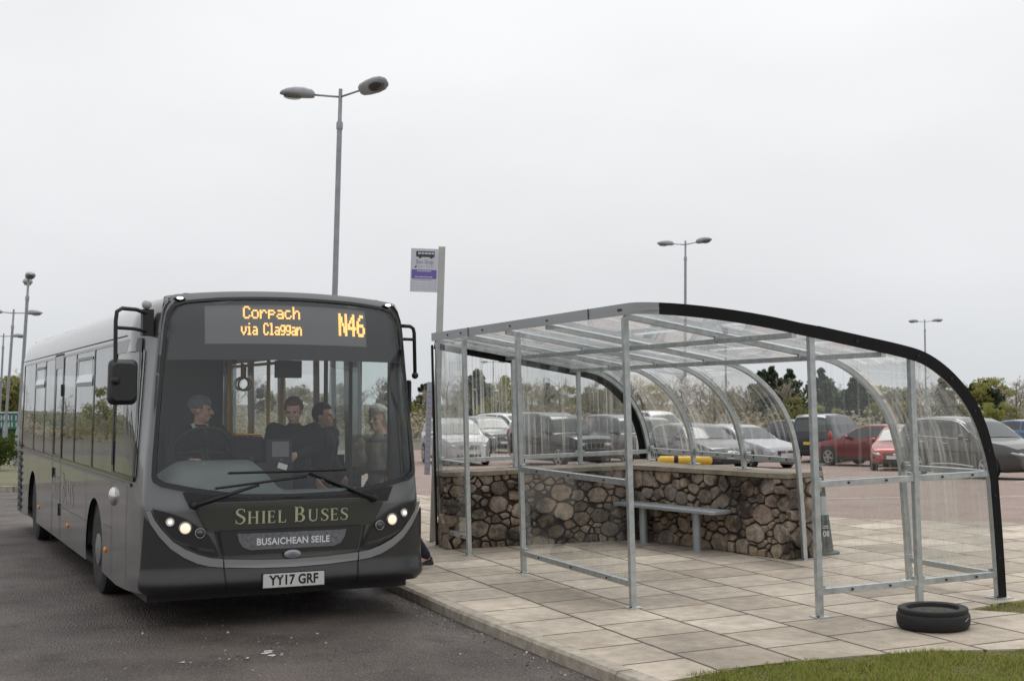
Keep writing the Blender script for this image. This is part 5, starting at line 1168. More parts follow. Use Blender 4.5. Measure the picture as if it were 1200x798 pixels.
# woman at the open door
J = standing(1.71, .05); J['wrir'] = V3(-.02, -.32, 1.28); J['elbr'] = V3(-.22, -.12, 1.08); J['palr'] = V3(.3, .2, 1); J['wril'] = V3(.14, -.25, .92)
J['kneer'] = V3(-.10, .02, .49); J['ankr'] = V3(-.11, .14, .09); J['toer'] = V3(-.13, .0, .062)
def bag(root, J, hp, HM):
    p = MB(); p.box((.20, -.20, .78), (.30, .14, .26)); p.tube([(.20, -.20, .9), (.22, -.21, 1.05), (.15, -.10, 1.3)], .012, 6); p.build('red_bag', mat('bag_red', (.22, .022, .018), .6), root, bevel=.03, seg=3)
    p = MB(); p.tube([J['neck']+V3(.085*math.cos(a), .075*math.sin(a)-.01, -.02-.03*(math.sin(a) < 0)) for a in np.linspace(0, 2*math.pi, 25)], .030, 10); p.build('scarf', mat('scarf_grey', (.22, .21, .19), .95, var=.3, scale=40), root, smooth=True)
person('older woman with curly grey hair and beige coat waiting to board the bus', bus_at(1.40, 1.50, .105, R(-66)), J, mat('hair_grey', (.50, .47, .42), .85, var=.2, scale=60), mat('coat_beige', (.36, .32, .26), .9, var=.2, scale=14), M_denim, M_skin2, shoes=M_dk, hairkind='curly', headturn=R(10), extra=bag)
J = standing(1.62, .0)
J['kneel'] = V3(.10, .13, .47); J['ankl'] = V3(.11, .40, .10); J['toel'] = V3(.12, .28, .062)
person('man in dark jacket and blue scarf waiting behind the older woman at the bus door', bus_at(1.68, 2.12, .115, R(-80)), J, mat('hair_black', (.02, .018, .017), .8), mat('blue_coat', (.02, .028, .05), .85), M_denim, M_skin, shoes=M_dk, collar=mat('scarf_blue', (.05, .12, .30), .9))
# ------------------------------------------------------------------ parked cars
M_ctyre = mat('car_tyre', (.02, .02, .021), .8); M_alloy = mat('alloy', (.42, .42, .43), .35, metal=.6); M_alloyd = mat('alloy_gap', (.03, .03, .03), .7)
M_cglass = glass('car_glass', (.30, .34, .34), .14, rough=.01); M_ctrim = mat('car_trim', (.02, .02, .022), .6); M_cin = mat('car_interior', (.035, .035, .038), .8)
M_head = mat('head_lens', (.50, .52, .54), .12, metal=.4); M_tail = mat('tail_lens', (.35, .015, .012), .2, coat=.5); M_plw = mat('car_plate_white', (.62, .62, .60), .5); M_ply = mat('car_plate_yellow', (.62, .47, .06), .5); M_chr = mat('chrome', (.6, .6, .6), .2, metal=.9)
def lerpc(P, x): return float(np.interp(x, [p[0] for p in P], [p[1] for p in P]))
CAR = {
 # L, W, H, wheelbase, front axle, wheel radius, roofline (x from nose), waist line, glass spans (x0,x1), windscreen (x0,x1), rear glass (x0,x1)
 'hatch': dict(L=4.30, W=1.76, wb=2.60, fa=.86, r=.315, roof=[(0, .60), (.10, .72), (.45, .83), (1.15, .95), (1.30, .98), (1.95, 1.34), (2.35, 1.44), (3.0, 1.455), (3.55, 1.41), (3.85, 1.32), (4.20, .99), (4.26, .80), (4.30, .60)],
   waist=[(0, .60), (.10, .71), (.45, .82), (1.15, .93), (1.6, .945), (3.6, 1.01), (4.15, 1.0), (4.26, .80), (4.30, .60)], ws=(1.32, 1.98), rg=(3.82, 4.17), side=[(1.60, 2.52), (2.60, 3.42), (3.48, 3.80)]),
 'suv': dict(L=4.52, W=1.84, wb=2.62, fa=.92, r=.36, roof=[(0, .68), (.08, .86), (.4, .97), (1.15, 1.07), (1.30, 1.10), (1.90, 1.52), (2.25, 1.63), (3.2, 1.665), (3.9, 1.61), (4.15, 1.50), (4.42, 1.12), (4.48, .9), (4.52, .62)],
   waist=[(0, .68), (.08, .85), (.4, .96), (1.15, 1.05), (1.6, 1.07), (3.6, 1.13), (4.36, 1.13), (4.48, .9), (4.52, .62)], ws=(1.32, 1.94), rg=(4.12, 4.38), side=[(1.58, 2.52), (2.60, 3.42), (3.50, 4.0)]),
 'offroad': dict(L=4.72, W=1.90, wb=2.88, fa=.88, r=.39, roof=[(0, .72), (.05, 1.0), (.3, 1.10), (1.2, 1.17), (1.34, 1.20), (1.72, 1.66), (1.98, 1.80), (2.6, 1.85), (2.8, 1.89), (4.4, 1.89), (4.58, 1.84), (4.68, 1.2), (4.70, 1.0), (4.72, .68)],
   waist=[(0, .72), (.05, .99), (.3, 1.09), (1.2, 1.15), (1.5, 1.18), (3.6, 1.20), (4.66, 1.21), (4.70, 1.0), (4.72, .68)], ws=(1.36, 1.78), rg=(4.60, 4.67), side=[(1.55, 2.50), (2.60, 3.45), (3.55, 4.48)]),
 'mpv': dict(L=4.40, W=1.82, wb=2.73, fa=.90, r=.325, roof=[(0, .62), (.08, .82), (.35, .95), (.95, 1.08), (1.1, 1.12), (1.75, 1.62), (2.1, 1.78), (2.8, 1.82), (4.15, 1.80), (4.30, 1.70), (4.36, 1.1), (4.38, .9), (4.40, .6)],
   waist=[(0, .62), (.08, .81), (.35, .94), (.95, 1.05), (1.3, 1.07), (3.4, 1.09), (4.34, 1.10), (4.38, .9), (4.40, .6)], ws=(1.12, 1.80), rg=(4.31, 4.355), side=[(1.42, 2.45), (2.55, 3.40), (3.48, 4.18)]),
}
def make_car(kind, col, label, X, Y, heading, plate='white', metal=.35, group='cars parked beyond the shelter', grille='bar', trim=None, sc=1.0, extras=()):
    """heading: angle of the nose direction, measured from +x"""
    C_ = CAR[kind]; L, W = C_['L'], C_['W']; roof, waist = C_['roof'], C_['waist']; hw0 = W/2
    z0 = zc(Y); root = thing('parked_car', label, 'car', group, loc=(X, Y, z0), rz=heading); root.scale = (sc, sc, sc)
    paint = mat('car_paint', col, .26, metal=metal, coat=.6, var=.04, scale=3)
    def X2(x): return L/2-x           # x from nose -> local +x is forward
    def hw(x): return hw0*(1-.30*max(0, 1-x/.75)**2.2-.16*max(0, 1-(L-x)/.6)**2.2)
    def zb(x): return .24+.10*max(0, 1-x/.35)+.10*max(0, 1-(L-x)/.35)
    tum = .30
    def gy(x, z):
        zs = lerpc(waist, x); return hw(x)*.955-tum*max(0, z-zs)
    xs_ = sorted(set([0, .04, .10, .2, .32, .45] + list(np.linspace(.6, L-.6, 34)) + [L-.45, L-.3, L-.2, L-.1, L-.05, L-.02, L] + [p[0] for p in roof])); secs = []
    for x in xs_:
        h = hw(x); zs, zr_ = lerpc(waist, x), max(lerpc(roof, x), lerpc(waist, x)); g_ = zr_-zs; b0 = zb(x)
        pts = [(0, b0), (h*.86, b0), (h*.965, b0+.07), (h*.995, b0+(zs-b0)*.35), (h, b0+(zs-b0)*.62), (h*.985, zs-.06), (h*.955, zs)]
        yt = h*.955-tum*g_
        for k in (.33, .66, .90): pts.append((h*.955-tum*g_*k, zs+g_*k))
        pts += [(yt*.95, zr_+.004), (yt*.80, zr_+.018), (yt*.45, zr_+.030), (0, zr_+.036)]; secs.append((x, pts))
    b_ = MB(); n_ = len(secs[0][1])
    for sg in (1, -1):
        o = len(b_.v); vs = [(X2(x), sg*y, z) for x, P in secs for y, z in P]; fs = []
        for i in range(len(secs)-1):
            for k in range(n_-1):
                f = (i*n_+k, (i+1)*n_+k, (i+1)*n_+k+1, i*n_+k+1); fs.append(f if sg > 0 else f[::-1])
        fs += [tuple(range(n_)) if sg > 0 else tuple(range(n_))[::-1], tuple((len(secs)-1)*n_+k for k in range(n_))[::-1] if sg > 0 else tuple((len(secs)-1)*n_+k for k in range(n_))]
        b_.add(vs, fs)
    b_.build('body', paint, root, smooth=True, angle=42)
    # glass
    def sidemap(sg, e_): return lambda x, z: (X2(x), sg*(gy(x, z)+e_), z)
    def topz(x): return max(lerpc(roof, x), lerpc(waist, x))-.055
    for (a, c) in C_['side']:
        for sg in (1, -1):
            top = [(x, min(topz(x), topz(x))) for x in np.linspace(a, c, 7)]; bot_ = [(x, lerpc(waist, x)+.035) for x in (c, (a+c)/2, a)]
            poly = [p for p in top if p[1] > lerpc(waist, p[0])+.05] + bot_
            m_ = MB(); m_.add([sidemap(sg, .006)(x, z) for x, z in poly], [tuple(range(len(poly)))]); m_.build('side_window', M_cglass2, root)
    def ws_patch(a, c, nm):
        m_ = MB(); K = 8; J_ = 8; vs = []
        for i in range(K+1):
            x = a+(c-a)*i/K; zr_ = lerpc(roof, x); zs = lerpc(waist, x); yt = hw(x)*.955-tum*max(0, zr_-zs)
            for j in range(J_+1):
                v = -1+2*j/J_; y = v*yt*.90; zc_ = zr_+.036-.018*abs(v)*.9-(.018*max(0, abs(v)-.6)/.4)
                vs.append((X2(x)+(.012 if nm == 'windscreen' else -.012), y, zc_+.008))
        m_.add(vs, [(i*(J_+1)+j, i*(J_+1)+j+1, (i+1)*(J_+1)+j+1, (i+1)*(J_+1)+j) for i in range(K) for j in range(J_)]); return m_.build(nm, M_cglass3, root, smooth=True)
    ws_patch(*C_['ws'], 'windscreen'); ws_patch(*C_['rg'], 'rear_window')
    # wheels
    r = C_['r']
    for x in (C_['fa'], C_['fa']+C_['wb']):
        for sg in (1, -1):
            q = Matrix.Rotation(R(-90)*sg, 3, 'X'); c = Vector((X2(x), sg*(hw0-.10), r)); a = MB()
            m_ = MB(); cc = Vector((X2(x), sg*(hw0*.985), r)); vs = [(cc.x+(r+.055)*math.cos(t), sg*(hw(x)+.004), r+(r+.055)*math.sin(t)) for t in np.linspace(R(-25), R(205), 22)]; m_.add(vs, [tuple(range(22))]); m_.build('wheel_arch', M_ctrim, root)
            a.lathe([(r*.66, -.09), (r*.93, -.10), (r, -.07), (r, .07), (r*.93, .10), (r*.66, .095)], 28, c+Vector((0, sg*.02, 0)), 0, q); wo = a.build('wheel', M_ctyre, root, smooth=True, angle=40)
            rm = MB(); rm.lathe([(r*.68, .100), (r*.63, .085), (r*.60, .05), (0, .05)], 26, c+Vector((0, sg*.02, 0)), 1, q, cap=False)
            for k in range(5):
                t = k*2*math.pi/5+.3; p0 = q @ Vector((0, 0, .092)); p1 = q @ Vector((r*.65*math.cos(t), r*.65*math.sin(t), .098)); rm.bar(c+Vector((0, sg*.02, 0))+p0, c+Vector((0, sg*.02, 0))+p1, .075*r/.33, .02, (0, sg, 0))
            rm.lathe([(r*.70, .10), (r*.64, .104), (r*.60, .09)], 26, c+Vector((0, sg*.02, 0)), 0, q, cap=False); rm.build('rim', [M_alloy, M_alloyd], wo)
    # front and rear furniture: each piece sits on the rounded nose or tail
    def nose(y, z, e_=0):
        x = 0
        for _ in range(14): 
            if hw(x)*.97 < abs(y): x += .03
        for _ in range(14):
            if lerpc(waist, x) < z: x += .02
        return Vector((X2(x)+e_, y, z))
    def tailp(y, z, e_=0):
        x = L
        for _ in range(14):
            if hw(x)*.97 < abs(y): x -= .03
        for _ in range(14):
            if lerpc(waist, x) < z: x -= .02
        return Vector((X2(x)-e_, y, z))
    zn = lerpc(waist, .04); hz = zn-.03
    for sg in (1, -1):
        m_ = MB(); yc = hw(0)*.98; (m_.ball((X2(.20), sg*(hw(.2)-.150), hz+.015), (.27, .135, .070), 18, 0, Matrix.Rotation(-sg*.50, 3, 'Z') @ Matrix.Rotation(.20, 3, 'Y')) if kind != 'offroad' else m_.box((X2(.10), sg*(hw(.05)-.17), hz-.10), (.18, .30, .17))); m_.build('headlight', M_head, root, smooth=True)
        m_ = MB(); tz = lerpc(waist, L-.12)-.10 if kind != 'mpv' else 1.0; m_.ball((X2(L-.10), sg*(hw(L-.1)-.07), tz+.02), (.13, .10, .10 if kind in ('hatch', 'suv') else .20), 16); m_.build('tail_light', M_tail, root, smooth=True)
        m_ = MB(); mxx = C_['ws'][0]+.42; zm = lerpc(waist, mxx)+.07; m_.ball((X2(mxx), sg*(hw0+.075), zm), (.075, .105, .075), 14); m_.box((X2(mxx), sg*(hw0-.02), zm-.03), (.05, .14, .04)); m_.build('wing_mirror', paint, root, smooth=True, angle=60)
        m_ = MB(); m_.ball((X2(.06), sg*hw(0)*.78, .42), (.06, .13, .055), 12); m_.build('fog_lamp', M_ctrim, root, smooth=True)
        for dx in (C_['side'][0][1]-.12, C_['side'][1][1]-.12):
            m_ = MB(); m_.box((X2(dx), sg*(hw(dx)+.008), lerpc(waist, dx)-.13), (.17, .03, .035)); m_.build('door_handle', M_ctrim if trim is None else trim, root, bevel=.008)
    m_ = MB(); gw = hw(0)*1.15
    if grille == 'oval': m_.ball((X2(.02), 0, zn-.06), (.05, .26, .095), 22, 1); m_.ball((X2(.01), 0, zn-.06), (.05, .21, .07), 22, 0); m_.ball((X2(-.03), 0, zn-.06), (.02, .055, .055), 14, 1)
    elif kind == 'offroad':
        m_.box((X2(.0), 0, zn-.14), (.06, .78, .24), 1); m_.box((X2(-.012), 0, zn-.14), (.06, .66, .17))
        for dy in (-.2, 0, .2): m_.box((X2(-.03), dy, zn-.14), (.05, .03, .17), 1)
        m_.box((X2(-.02), 0, .56), (.10, 1.25, .10), 1)
    else:
        m_.box((X2(.005), 0, zn-.07), (.05, gw, .13))
        for dz in (-.10, -.06, -.02): m_.box((X2(-.022), 0, zn+dz), (.015, gw*.95, .014), 1)
        m_.ball((X2(-.03), 0, zn-.06), (.015, .06, .05), 14, 1)
    m_.build('grille', [M_ctrim, M_chr], root)
    m_ = MB(); m_.box((X2(.0), 0, .36), (.06, hw(0)*1.35, .15)); m_.build('bumper_insert', M_ctrim, root, bevel=.02); m_ = MB(); m_.box((X2(L), 0, .40), (.06, hw(L)*1.5, .16)); m_.build('bumper_insert', M_ctrim, root, bevel=.02)
    m_ = MB(); m_.box((X2(-.045), 0, .50), (.012, .52, .112)); m_.build('number_plate', M_plw, root); m_ = MB(); m_.box((X2(L+.035), 0, .74 if kind != 'hatch' else .62), (.012, .52, .112)); m_.build('number_plate', M_ply, root)
    for sg in (1, -1):
        for dx in (C_['side'][0][0]-.06, C_['side'][0][1]+.04, C_['side'][1][1]+.03):
            zt_ = lerpc(waist, dx); m_ = MB(); m_.add([(X2(dx+e_), sg*(y+.004), z) for e_ in (-.007, .007) for y, z in ((hw(dx)*.99, .34), (hw(dx), .24+(zt_-.24)*.55), (hw(dx)*.985, zt_-.06), (hw(dx)*.957, zt_))], [(0, 1, 5, 4), (1, 2, 6, 5), (2, 3, 7, 6)]); m_.build('door_gap', M_ctrim, root)
    m_ = MB()
    for sg in (1, -1): m_.box((0, sg*(hw0-.02), .27), (C_['wb']-.85, .05, .09))
    m_.build('sill', M_ctrim if kind != 'suv' or trim is None else trim, root, bevel=.01)
    if 'rails' in extras:
        for sg in (1, -1):
            xa, xb = C_['side'][0][1]-.6, C_['side'][2][1]-.1; pts = [(X2(x), sg*(gy(x, lerpc(roof, x))-.05), lerpc(roof, x)+(.055 if xa < x < xb else .01)) for x in np.linspace(xa, xb, 12)]; m_ = MB(); m_.tube(pts, .018, 8); m_.build('roof_rail', M_chr, root, smooth=True)
    if 'trimline' in extras:
        for sg in (1, -1):
            pts = [(X2(x), sg*(gy(x, topz(x)+.02)+.012), topz(x)+.02) for x in np.linspace(C_['side'][0][0], C_['side'][2][1]+.1, 14)]; m_ = MB(); m_.tube(pts, .016, 6); m_.tube([(X2(x), sg*(hw(x)*.957+.010), lerpc(waist, x)+.02) for x in np.linspace(C_['side'][0][0], C_['side'][2][1], 10)], .012, 6); m_.build('chrome_trim', M_chr, root, smooth=True)
    if 'lowtrim' in extras:
        for sg in (1, -1): m_ = MB(); m_.tube([(X2(C_['fa']+.45+t*(C_['wb']-.9)), sg*(hw0+.006), .36+.05*math.sin(t*math.pi)) for t in np.linspace(0, 1, 9)], .022, 6); m_.build('door_trim', M_chr, root, smooth=True)
    if 'scoop' in extras: m_ = MB(); m_.box((X2(.85), 0, 1.165), (.35, .42, .07)); m_.build('bonnet_scoop', M_ctrim, root, bevel=.02)
    return root
M_cglass2 = mat('car_window_tint', (.045, .053, .053), .04, spec=.7)
M_cglass3 = mat('car_screen_tint', (.09, .105, .10), .08, spec=.45)
def at_px(u, D): return (u-600)/1512*D
def hd(right, toward): return math.atan2(-toward, right)   # nose direction: right in x, toward the camera in -y
make_car('suv', (.42, .43, .44), 'white compact suv facing the camera, first car beyond the near stone wall', at_px(533, 48.5), 48.5, hd(.27, .96), metal=.1)
make_car('suv', (.12, .125, .13), 'small grey car parked behind the right side of the white compact suv', at_px(571, 60), 60, hd(.40, .92), sc=.97)
make_car('suv', (.62, .62, .62), 'small white car farthest off between the grey car and the large black offroader', at_px(598, 70), 70, hd(.75, .66), metal=.1)
make_car('offroad', (.030, .031, .034), 'large black boxy offroader with bonnet scoop and pale grille, beyond the stone wall', at_px(655, 47), 47, hd(.50, .86), grille='bar', extras=('scoop',), trim=M_chr)
make_car('offroad', (.105, .108, .112), 'dark grey offroader parked directly right of the large black one', at_px(735, 49), 49, hd(.42, .91), sc=.95)
make_car('suv', (.36, .37, .38), 'silver grey suv half hidden behind the dark grey hatchback', at_px(762, 54), 54, hd(.50, .86), metal=.5)
make_car('mpv', (.62, .62, .62), 'white van parked behind the silver grey suv, only its roof and screen showing', at_px(772, 66), 66, hd(.35, .94), metal=.1)
make_car('hatch', (.062, .066, .072), 'dark grey hatchback with oval chrome grille behind the yellow and black bumper rail', at_px(818, 41.5), 41.5, hd(.36, .93), grille='oval')
make_car('hatch', (.42, .43, .45), 'silver white hatchback facing right beside the dark grey hatchback', at_px(871, 45), 45, hd(.50, .87), metal=.3)
make_car('mpv', (.030, .033, .040), 'black boxy people carrier parked beyond the red hatchback', at_px(972, 51), 51, hd(.55, -.83))
make_car('hatch', (.17, .016, .024), 'red hatchback seen from its rear quarter, parked facing away', at_px(1023, 46.3), 46.3, hd(-.60, -.80), sc=1.02)
make_car('hatch', (.30, .025, .018), 'bright red small car facing the camera behind the shelter post', at_px(1058, 41.5), 41.5, hd(-.42, .91), sc=.93)
make_car('suv', (.072, .072, .068), 'large grey suv with chrome window trim at the right edge, facing right', at_px(1140, 33.6), 33.6, hd(.43, .90), metal=.45, extras=('trimline', 'lowtrim'), trim=M_chr, sc=.93)
make_car('hatch', (.10, .16, .26), 'pale blue car beyond the bonnet of the large grey suv', at_px(1216, 60), 60, hd(.55, .83))
make_car('hatch', (.020, .024, .05), 'dark navy car parked behind the black people carrier', at_px(944, 60), 60, hd(.45, .89))
# ------------------------------------------------------------------ lamp posts
M_col = mat('lamp_steel', (.30, .32, .34), .5, metal=.5, var=.12, scale=5); M_lumi = mat('luminaire_grey', (.33, .34, .35), .5, var=.08); M_bowl = glass('lamp_bowl', (.50, .52, .50), .10); M_refl = mat('reflector', (.30, .31, .28), .25, metal=.7)
def lamp_post(label, X, Y, z0, H, arms, lean=(0, 0), scale=1.0, base=True):
    """arms: list of (plan angle, tilt up in degrees, roll of the head in degrees)"""
    root = thing('street_lamp', label, 'street lamp', 'double headed car park lamp posts', loc=(X, Y, z0)); root.rotation_euler = (lean[0], lean[1], 0)
    p = MB(); s = scale
    if base: p.lathe([(.105*s, 0), (.105*s, 1.15*s), (.075*s, 1.28*s), (.062*s, 1.35*s)], 14, cap=False)
    p.lathe([(.062*s, 1.3*s if base else 0), (.052*s, H-.75*s), (.066*s, H-.75*s), (.066*s, H-.62*s), (.040*s, H-.58*s), (.038*s, H+.06*s)], 14); p.build('column', M_col, root, smooth=True, angle=40)
    for az, tilt, *roll in arms:
        d = Vector((math.cos(az), math.sin(az), 0)); t = R(tilt); b0 = Vector((0, 0, H-.10*s)); dd_ = (d*math.cos(t)+Vector((0, 0, math.sin(t)))); e_ = b0+dd_*.56*s
        a = MB(); a.tube([b0, e_], .021*s, 8); a.build('arm', M_col, root, smooth=True)
        sd = d.cross(Vector((0, 0, 1))); up = sd.cross(dd_).normalized(); up = up if up.z > 0 else -up
        if roll: cr0, sr0 = math.cos(R(roll[0])), math.sin(R(roll[0])); up, sd = up*cr0-sd*sr0, sd*cr0+up*sr0
        def P(l, w_, h): return e_ + dd_*l*s + sd*w_*s + up*h*s
        secs = [(-.05, .09, .05, -.05), (0, .125, .10, -.065), (.16, .155, .135, -.075), (.34, .165, .125, -.07), (.50, .145, .085, -.055), (.60, .09, .035, -.045), (.635, .03, -.01, -.04)]
        h = MB(); vs = []; n_ = 16
        for l, w_, tp, bt in secs:
            for k in range(n_):
                a_ = 2*math.pi*k/n_; c_, s_ = math.cos(a_), math.sin(a_); c_ = math.copysign(abs(c_)**.7, c_); vs.append(P(l, w_*c_, tp*s_**1 if s_ > 0 else -bt*s_))
        h.add(vs, [(i*n_+k, i*n_+(k+1) % n_, (i+1)*n_+(k+1) % n_, (i+1)*n_+k) for i in range(len(secs)-1) for k in range(n_)] + [tuple(range(n_)), tuple((len(secs)-1)*n_+k for k in range(n_))])
        lo = h.build('luminaire', M_lumi, root, smooth=True, angle=50)
        q = Matrix((sd, dd_, up)).transposed(); r_ = MB(); r_.ball(P(.38, 0, -.068), (.115*s, .175*s, .012*s), 18, 0, q); r_.build('reflector', M_refl, lo, smooth=True)
        r_ = MB(); r_.ball(P(.38, 0, -.072), (.125*s, .185*s, .055*s), 18, 0, q); r_.build('lamp_bowl', M_bowl, lo, smooth=True)
    return root
lx = lambda u, D: (u-600)/1512*D
lamp_post('tall double headed lamp post rising directly behind the bus roof', lx(386.5, 25.5), 25.5, -.25, 8.15, [(R(186), 2), (R(-32), 9, 52)], lean=(0, R(1.25)))
lamp_post('double headed lamp post behind the shelter roof, middle of the car park', lx(802, 52.5), 52.5, -.6, 8.82, [(R(188), 2), (R(-35), 8, 12)], lean=(0, R(.5)))
lamp_post('double headed lamp post rising behind the black end band of the shelter', lx(1084.5, 88), 88, -.6, 7.85, [(R(190), 2), (R(-10), 6)], scale=1.0)
lamp_post('lamp post seen through the clear roof right of the middle car park lamp', lx(850.5, 66), 66, -.6, 6.0, [(R(80), 2), (R(-100), 4)])
lamp_post('small far lamp post seen through the far end pane of the shelter', lx(578, 120), 120, -.7, 6.15, [(R(180), 2), (R(0), 4)])
lamp_post('nearest lamp post on the grass verge left of the bus', lx(21.5, 43), 43, -.45, 6.30, [(R(112), 2), (R(-66), 8)], lean=(0, R(2.6)))
lamp_post('second lamp post on the verge at the left edge, with level arms', lx(6, 54), 54, -.49, 6.02, [(R(180), 2), (R(4), 4)], lean=(0, R(3.0)))
lamp_post('farthest lamp post of the three on the verge at the left edge', lx(-.5, 70), 70, -.6, 5.95, [(R(180), 2), (R(4), 4)], lean=(0, R(1.8)))
# ------------------------------------------------------------------ bus stop pole and flag
D = 16.0; bp_ = S(.08, 5.55, 0); bs = thing('bus_stop_sign', 'bus stop pole with white flag sign and purple band beside the shelter', 'bus stop', loc=(bp_.x, bp_.y, bp_.z)); bs.rotation_euler = (0, R(1.6), R(4))
M_pole = mat('stop_pole', (.47, .47, .45), .5, metal=.1, var=.06); M_flag = mat('flag_white', (.60, .60, .66), .45, var=.04)
MB().box((0, 0, 1.84), (.086, .06, 3.68)).build('pole', M_pole, bs, bevel=.008)
fl = MB().box((-.215, -.036, 3.37), (.34, .012, .545)).build('flag', M_flag, bs, bevel=.003)
fx, fz, fy = -.215, 3.37, -.0445
def fq(mb, x0, z0, x1, z1, mi=0, y=fy): mb.add([(fx+x0, y, fz+z0), (fx+x1, y, fz+z0), (fx+x1, y, fz+z1), (fx+x0, y, fz+z1)], [(0, 1, 2, 3)], mi)
M_ink = mat('sign_ink', (.05, .05, .07), .6); M_purple = mat('sign_purple', (.16, .12, .40), .5); M_greyink = mat('sign_grey', (.33, .33, .40), .6); M_lav = mat('sign_lavender', (.50, .49, .62), .6)
p = MB(); fq(p, -.155, -.045-.06, .155, .05-.045); p.build('purple_band', M_purple, fl)
p = MB(); a_ = [(-.09, .155), (.125, .155), (.125, .235), (-.09, .235)]
fq(p, -.09, .165, .125, .20); fq(p, -.09, .225, .125, .237); fq(p, -.105, .17, -.088, .237); fq(p, .118, .17, .125, .237)
for k in range(5): fq(p, -.088+.042*k, .20, -.082+.042*k, .228)
for x in (-.055, .085): p.add([(fx+x+.016*math.cos(t), fy-.001, fz+.163+.016*math.sin(t)) for t in np.linspace(0, 6.0, 12)], [tuple(range(12))])
p.build('bus_symbol', M_ink, fl)
p = MB(); serif_stop = text_on(p, 'Bus Stop', .075, lambda x, y: (fx+.005+x, fy-.001, fz+.105+y), .0005, xs=.82); p.build('stop_lettering', M_greyink, fl)
p = MB()
for i in range(4): fq(p, -.15, -.13-.036*i, .15, -.128-.036*i)
for x in (-.15, -.075, .0, .075, .15): fq(p, x-.001, -.245, x+.001, -.128)
for i in range(2):
    x = -.14
    while x < .10: wd = random.uniform(.015, .04); fq(p, x, -.118-.004*i-.0, x+wd, -.112); x += wd+.012
for z in (.052, .038):
    x = -.085
    while x < -.02: wd = random.uniform(.010, .025); fq(p, x, z, x+wd, z+.006); x += wd+.006
    x = .02
    while x < .12: wd = random.uniform(.010, .025); fq(p, x, z, x+wd, z+.006); x += wd+.006
p.build('timetable_grid', M_lav, fl)
p = MB()
for z, x0, x1 in ((-.018, -.09, .08), (-.092, -.11, .11)):
    x = x0
    while x < x1: wd = random.uniform(.012, .03); fq(p, x, z, x+wd, z+.012, 0, fy-.0015); x += wd+.007
p.build('band_lettering', mat('sign_white', (.66, .66, .72), .6), fl)
p = MB(); p.add([(fx-.125, fy-.001, fz+.03), (fx-.10, fy-.001, fz+.06), (fx-.095, fy-.001, fz+.04), (fx-.115, fy-.001, fz+.025)], [(0, 1, 2, 3)]); p.build('logo', M_ink, fl)
tm = MB(); tm.box((-.10, -.05, 1.40), (.07, .05, 1.15)); tb = tm.build('timetable_case', mat('case_white', (.52, .52, .60), .45), bs, bevel=.006)
tm = MB()
for k in range(15): tm.box((-.10, -.0765, .90+.068*k), (.055, .003, .008))
tm.build('timetable_rows', M_greyink, tb)
# ------------------------------------------------------------------ yellow and black bumper rail in front of the hatchback
Yb = 38.0; bx = lx(802, Yb); br2 = thing('bumper_rail', 'low round yellow and black striped rail beyond the stone wall', 'barrier', loc=(bx, Yb, zc(Yb)), rz=R(-6))
M_by = mat('barrier_yellow', (.58, .36, .02), .45, var=.1); p = MB(); n_ = 11; L_ = 1.42
for k in range(n_): p.lathe([(.125, -L_/2+L_*k/n_), (.125, -L_/2+L_*(k+1)/n_)], 20, (0, 0, .36), 1 if k in (3, 7) else 0, Matrix.Rotation(math.pi/2, 3, 'Y'), cap=False)
p.ball((-L_/2, 0, .36), (.09, .125, .125), 18, 0); p.ball((L_/2, 0, .36), (.09, .125, .125), 18, 0); p.build('rail_tube', [M_by, M_blk], br2, smooth=True)
for x in (-.5, .5): MB().box((x, 0, .13), (.10, .12, .26)).build('foot', M_blk, br2)
# ------------------------------------------------------------------ green hoarding with a sign board at the far left
hw_ = thing('site_cabin', 'dark green cabin with a white edged sign board at the far left', 'cabin', loc=(-25.2, 62, -.62), rz=R(9))
M_gr = mat('cabin_green', (.010, .052, .034), .6, var=.15, scale=3)
MB().box((0, 1.3, .72), (7.2, 2.6, 1.6)).build('cabin_shell', M_gr, hw_, bevel=.03)
p = MB()
for k in range(36): p.box((-3.5+.2*k, -.03, .72), (.09, .05, 1.5))
p.build('cabin_ribs', M_gr, hw_)
sb = MB().box((.4, -.12, 1.42), (7.0, .08, .78)).build('sign_board', mat('sign_green', (.045, .17, .13), .5), hw_)
p = MB(); p.box((.4, -.18, 1.82), (7.1, .05, .07)); p.build('sign_edge', mat('edge_white', (.6, .62, .6), .5), sb)
p = MB()
for z, x0, x1, h in ((1.56, -1.6, 3.4, .24), (1.24, -.3, 2.7, .22)):
    x = x0
    while x < x1:
        for dx, w2 in ((0, .05), (.14, .05)): p.box((x+dx, -.17, z), (w2, .02, h))
        if random.random() < .7: p.box((x+.07, -.17, z+random.choice((-h/2+.03, 0, h/2-.03))), (.16, .02, .05))
        x += .34 if random.random() < .85 else .6
p.build('sign_lettering', mat('mark_white', (.55, .6, .58), .5), sb)
